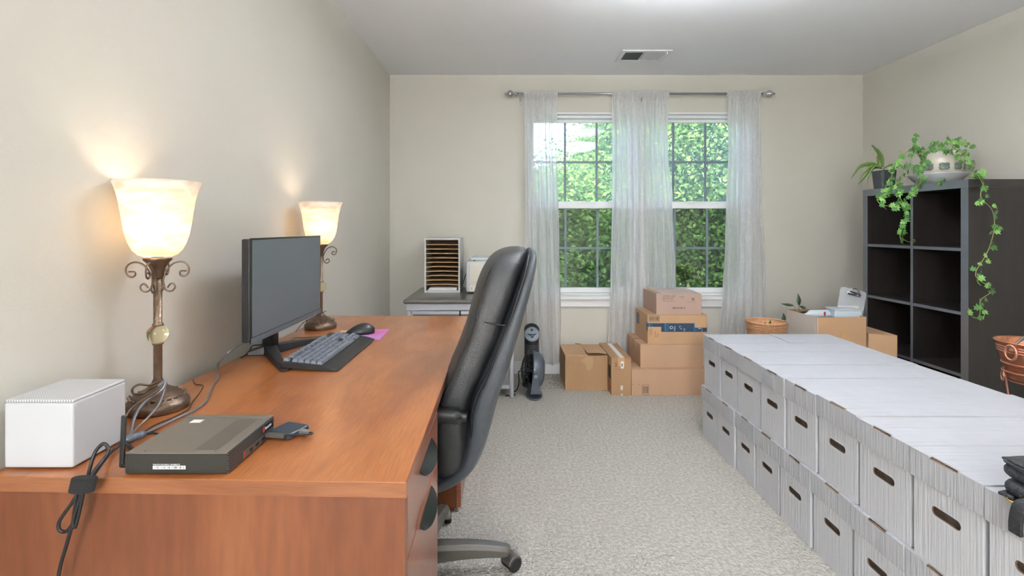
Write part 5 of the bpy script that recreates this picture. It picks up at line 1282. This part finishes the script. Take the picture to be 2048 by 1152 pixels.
vine(t, [P(1966, 368, 2.755), P(1962, 395, 2.75), P(1983, 418, 2.75), P(1989, 445, 2.75), P(1985, 475, 2.75), P(1972, 510, 2.75), P(1952, 543, 2.75), P(1956, 558, 2.75), P(1984, 580, 2.75), P(1962, 600, 2.75), P(1960, 625, 2.75), P(1957, 636, 2.75), P(1945, 634, 2.75)], .0020, .0165, .034, jit=.020)
leaf(t, P(1953, 405, 2.74), .038); leaf(t, P(1948, 540, 2.74), .03); leaf(t, P(1943, 628, 2.74), .036); leaf(t, P(1993, 462, 2.74), .036)

sc_ = Vector((P(1768, 375, 3.50).x+.0, 3.50, SZ))
t = thing('spider_plant', 'small spiky-leaved plant in a dark pot at the shelf end, left of the ivy', 'plant', sc_)
R = []
for z_, a_, e_ in ((.001, .044, .3), (.012, .046, .3), (.10, .053, .3), (.125, .055, .3), (.126, .050, .3), (.115, .049, .3)):
    R.append([sc_+Vector((a_*math.copysign(abs(math.cos(q))**e_, math.cos(q)), a_*math.copysign(abs(math.sin(q))**e_, math.sin(q)), z_)) for q in [2*PI*j/24 for j in range(24)]])
MB().rings(R).build('pot', M['pot_dark'], t, smooth=False)
MB().cyl(sc_+Vector((0, 0, .110)), sc_+Vector((0, 0, .118)), .046, n=20).build('soil', M['soil'], t)
def blade(pts, w_):
    sp = spline([Vector(p) for p in pts], 5); R = []
    n = len(sp)
    for i, p in enumerate(sp):
        d = (sp[min(i+1, n-1)]-sp[max(0, i-1)]).normalized(); s = d.cross(Vector((0, 1, .2))).normalized(); ww = w_*math.sin(PI*min(1, .18+.82*i/(n-1)))**.6+.0006
        R.append([p-s*ww, p-Vector((0, -1, 0))*.0015, p+s*ww, p+Vector((0, -1, 0))*.002])
    MB().rings(R).build('leaf', M['spider'], t, smooth=True)
for pts in ([(1760, 336), (1740, 330), (1720, 335), (1702, 357)], [(1762, 336), (1745, 326), (1722, 330), (1710, 343)], [(1764, 337), (1748, 332), (1730, 342), (1717, 362)], [(1762, 336), (1750, 333), (1738, 350), (1734, 370)],
            [(1764, 334), (1758, 310), (1748, 295), (1743, 290)], [(1766, 334), (1765, 315), (1757, 302), (1750, 296)], [(1757, 334), (1755, 315), (1757, 306)], [(1768, 335), (1785, 328), (1800, 330), (1808, 340)], [(1768, 336), (1765, 345), (1762, 348)], [(1758, 335), (1742, 338), (1728, 355), (1716, 368)]):
    blade([P(x, y, 3.48-.03*i) for i, (x, y) in enumerate(pts)], .0075)

# wicker basket with a leafy plant, on a wire stand
wc_ = Vector((P(1532, 650, 3.42).x, 3.42, 0)); rz_ = H-(643-CY)*3.42/F
t = thing('potted_plant', 'round wicker basket with a dark-leaved plant behind the white boxes', 'plant', (wc_.x, wc_.y, rz_-.19))
def rad(z): return .100+.022*(z-(rz_-.17))/.17
bk = MB().lathe([(.001, rz_-.185), (.090, rz_-.185), (.094, rz_-.18), (rad(rz_)-.004, rz_-.004), (rad(rz_)-.010, rz_-.004), (.085, rz_-.17), (.001, rz_-.17)], (wc_.x, wc_.y, 0), 36).build('basket', M['wicker'], t, smooth=True)
for k in range(14):
    z_ = rz_-.172+.0128*k; r_ = rad(z_)+.0005
    MB().tube([(wc_.x+(r_+.0022*(1 if (j+k) % 2 else -1))*math.cos(2*PI*j/40), wc_.y+(r_+.0022*(1 if (j+k) % 2 else -1))*math.sin(2*PI*j/40), z_) for j in range(40)], .0052, 5, closed=True).build('wicker_band', M['wicker'], bk)
MB().tube([(wc_.x+.122*math.cos(2*PI*j/40), wc_.y+.122*math.sin(2*PI*j/40), rz_) for j in range(40)], .0075, 8, closed=True).build('rim', M['wicker'], bk, smooth=True)
MB().cyl((wc_.x, wc_.y, rz_-.06), (wc_.x, wc_.y, rz_-.05), .105, n=24).build('soil', M['soil'], t)
M['dleaf'] = mat('dark_glossy_leaf', '#3f5440', .35, var=.15, vs=12)
def bigleaf(p, q, w_):
    p = Vector(p); q = Vector(q); d = (q-p); n_ = d.cross(Vector((0, 1, 0))).normalized(); R = []
    for i in range(9):
        u = i/8; c = p+d*u+Vector((0, -.006*math.sin(PI*u), .0)); ww = w_*math.sin(PI*min(1, .04+.96*u)**.85)+.0005
        R.append([c-n_*ww+Vector((0, -.004, 0)), c, c+n_*ww+Vector((0, -.004, 0)), c+Vector((0, .0016, 0))])
    MB().rings(R).build('leaf', M['dleaf'], t, smooth=True)
Yl = 3.52
st = [P(1556, 655, 3.45), P(1575, 650, 3.5), P(1595, 632, Yl), P(1598, 612, Yl)]
MB().tube(spline(st, 5), .0025, 6).build('stem', M['vine'], t, smooth=True)
MB().tube(spline([P(1592, 636, Yl), P(1590, 618, Yl), P(1586, 611, Yl)], 4), .002, 6).build('stem', M['vine'], t, smooth=True)
bigleaf(P(1597, 611, Yl), P(1595, 587, Yl), .014); bigleaf(P(1587, 611, Yl), P(1561, 607, Yl), .009); bigleaf(P(1598, 612, Yl), P(1612, 617, Yl), .009); bigleaf(P(1566, 644, Yl-.04), P(1566, 626, Yl-.04), .014)
bigleaf(P(1537, 652, 3.42), P(1540, 640, 3.42), .008); bigleaf(P(1533, 652, 3.42), P(1528, 644, 3.42), .006)
t = thing('plant_stand', 'copper wire plant stand under the wicker basket', 'stand', (wc_.x, wc_.y, 0))
def stand(c, r, z, m, legs=3):
    for zz_, rr in ((z, r), (z+.035, r*1.03), (z-.25, r*.8)):
        if zz_ < .05: continue
        MB().tube([(c.x+rr*math.cos(2*PI*j/36), c.y+rr*math.sin(2*PI*j/36), zz_) for j in range(36)], .004, 6, closed=True).build('hoop', m, t, smooth=True)
    for k in range(legs):
        a = 2*PI*k/legs-2.3; d = Vector((math.cos(a), math.sin(a), 0))
        c0_ = Vector((c.x, c.y, 0))
        MB().tube(spline([c0_+d*(r*1.04)+Vector((0, 0, z+.035)), c0_+d*r*.98+Vector((0, 0, z-.05)), c0_+d*r*.75+Vector((0, 0, z*.5)), c0_+d*r*1.1+Vector((0, 0, .01))], 6), .004, 6).build('leg', m, t, smooth=True)
    for k in range(3):
        a = 2*PI*k/3-1.6; d = Vector((math.cos(a), math.sin(a), 0)); n = Vector((-d.y, d.x, 0)); c0_ = Vector((c.x, c.y, z-.028))+d*r
        MB().tube([c0_+n*.028*math.cos(q)*(1-q/14)+Vector((0, 0, .028*math.sin(q)*(1-q/14))) for q in [.35*j for j in range(26)]], .0028, 6).build('scroll', m, t, smooth=True)
stand(wc_, .108, rz_-.15, M['copper_w'])
MB().cyl((wc_.x, wc_.y, rz_-.196), (wc_.x, wc_.y, rz_-.188), .09, n=24).build('plate', M['copper_w'], t)

# copper tub on a stand, right edge of the frame
cc_ = Vector((2.235, 2.16, 0)); cz = H-(684-CY)*2.16/F
t = thing('copper_pot', 'hammered copper pot with side handles at the right edge, above the white boxes', 'pot', (cc_.x, cc_.y, cz-.165))
rp = cc_.x-P(2003, 690, 2.16).x; rp *= .93
MB().lathe([(.001, cz-.165), (rp*.60, cz-.165), (rp*.63, cz-.16), (rp*.88, cz-.045), (rp*.90, cz-.040), (rp*.90, cz-.036), (rp*.905, cz-.030), (rp*.91, cz-.024), (rp*.93, cz-.010), (rp*1.0, cz-.003), (rp*1.0, cz+.002), (rp*.95, cz+.001), (rp*.90, cz-.012), (rp*.58, cz-.155), (.001, cz-.155)], (cc_.x, cc_.y, 0), 48).build('body', M['copper'], t, smooth=True)
for k in (0, 1, 2): MB().tube([(cc_.x+rp*(.893+.012*k)*math.cos(2*PI*j/48), cc_.y+rp*(.893+.012*k)*math.sin(2*PI*j/48), cz-.043+.011*k) for j in range(48)], .003, 6, closed=True).build('band', M['copper_w'], t, smooth=True)
for s in (-1, 1):
    d = Vector((s*math.cos(.25), -math.sin(.25)*1.0, 0)); n = Vector((-d.y, d.x, 0))
    c0_ = Vector((cc_.x, cc_.y, cz-.012))+d*(rp*.955)
    MB().tube([c0_+n*.020*math.cos(q)+Vector((0, 0, -.026-.030*math.sin(q)))+d*(.012-.0*math.sin(q)) for q in [2*PI*j/24 for j in range(24)]], .0045, 8, closed=True).build('handle', M['copper_w'], t, smooth=True)
    MB().boxr(c0_+d*.002+Vector((0, 0, -.012)), (.012, .02, .018), (0, 0, math.atan2(d.y, d.x))).build('handle_lug', M['copper_w'], t, bevel=.003)
t2 = thing('hand_tool', 'dark metal tool handle sticking out of the copper pot', 'tool', (cc_.x, cc_.y, cz))
MB().tube([P(2024, 695, 2.14), P(2038, 683, 2.14), P(2056, 670, 2.14), P(2090, 648, 2.14)], [.004, .005, .008, .008], 8).build('handle', M['grey_metal'], t2, smooth=True)
t = thing('plant_stand', 'copper wire stand with hoops under the copper pot at the right edge', 'stand', (cc_.x, cc_.y, 0))
stand(cc_, rp*.76, cz-.130, M['copper_w'])
MB().cyl((cc_.x, cc_.y, cz-.174), (cc_.x, cc_.y, cz-.1665), rp*.62, n=24).build('plate', M['copper_w'], t)

# specks of soil on the carpet by the fan
g = MB(); rg = random.Random(5)
for k in range(60):
    p = PZ(rg.gauss(1108, 13), rg.uniform(748, 777), .002); g.boxr((p.x, p.y, .002), (rg.uniform(.003, .008), rg.uniform(.003, .007), .003), (0, 0, rg.random()*3))
o = g.build('soil_specks', M['specks'], None, kind='stuff'); props(o, 'brown soil specks scattered on the carpet left of the cartons', 'dirt')
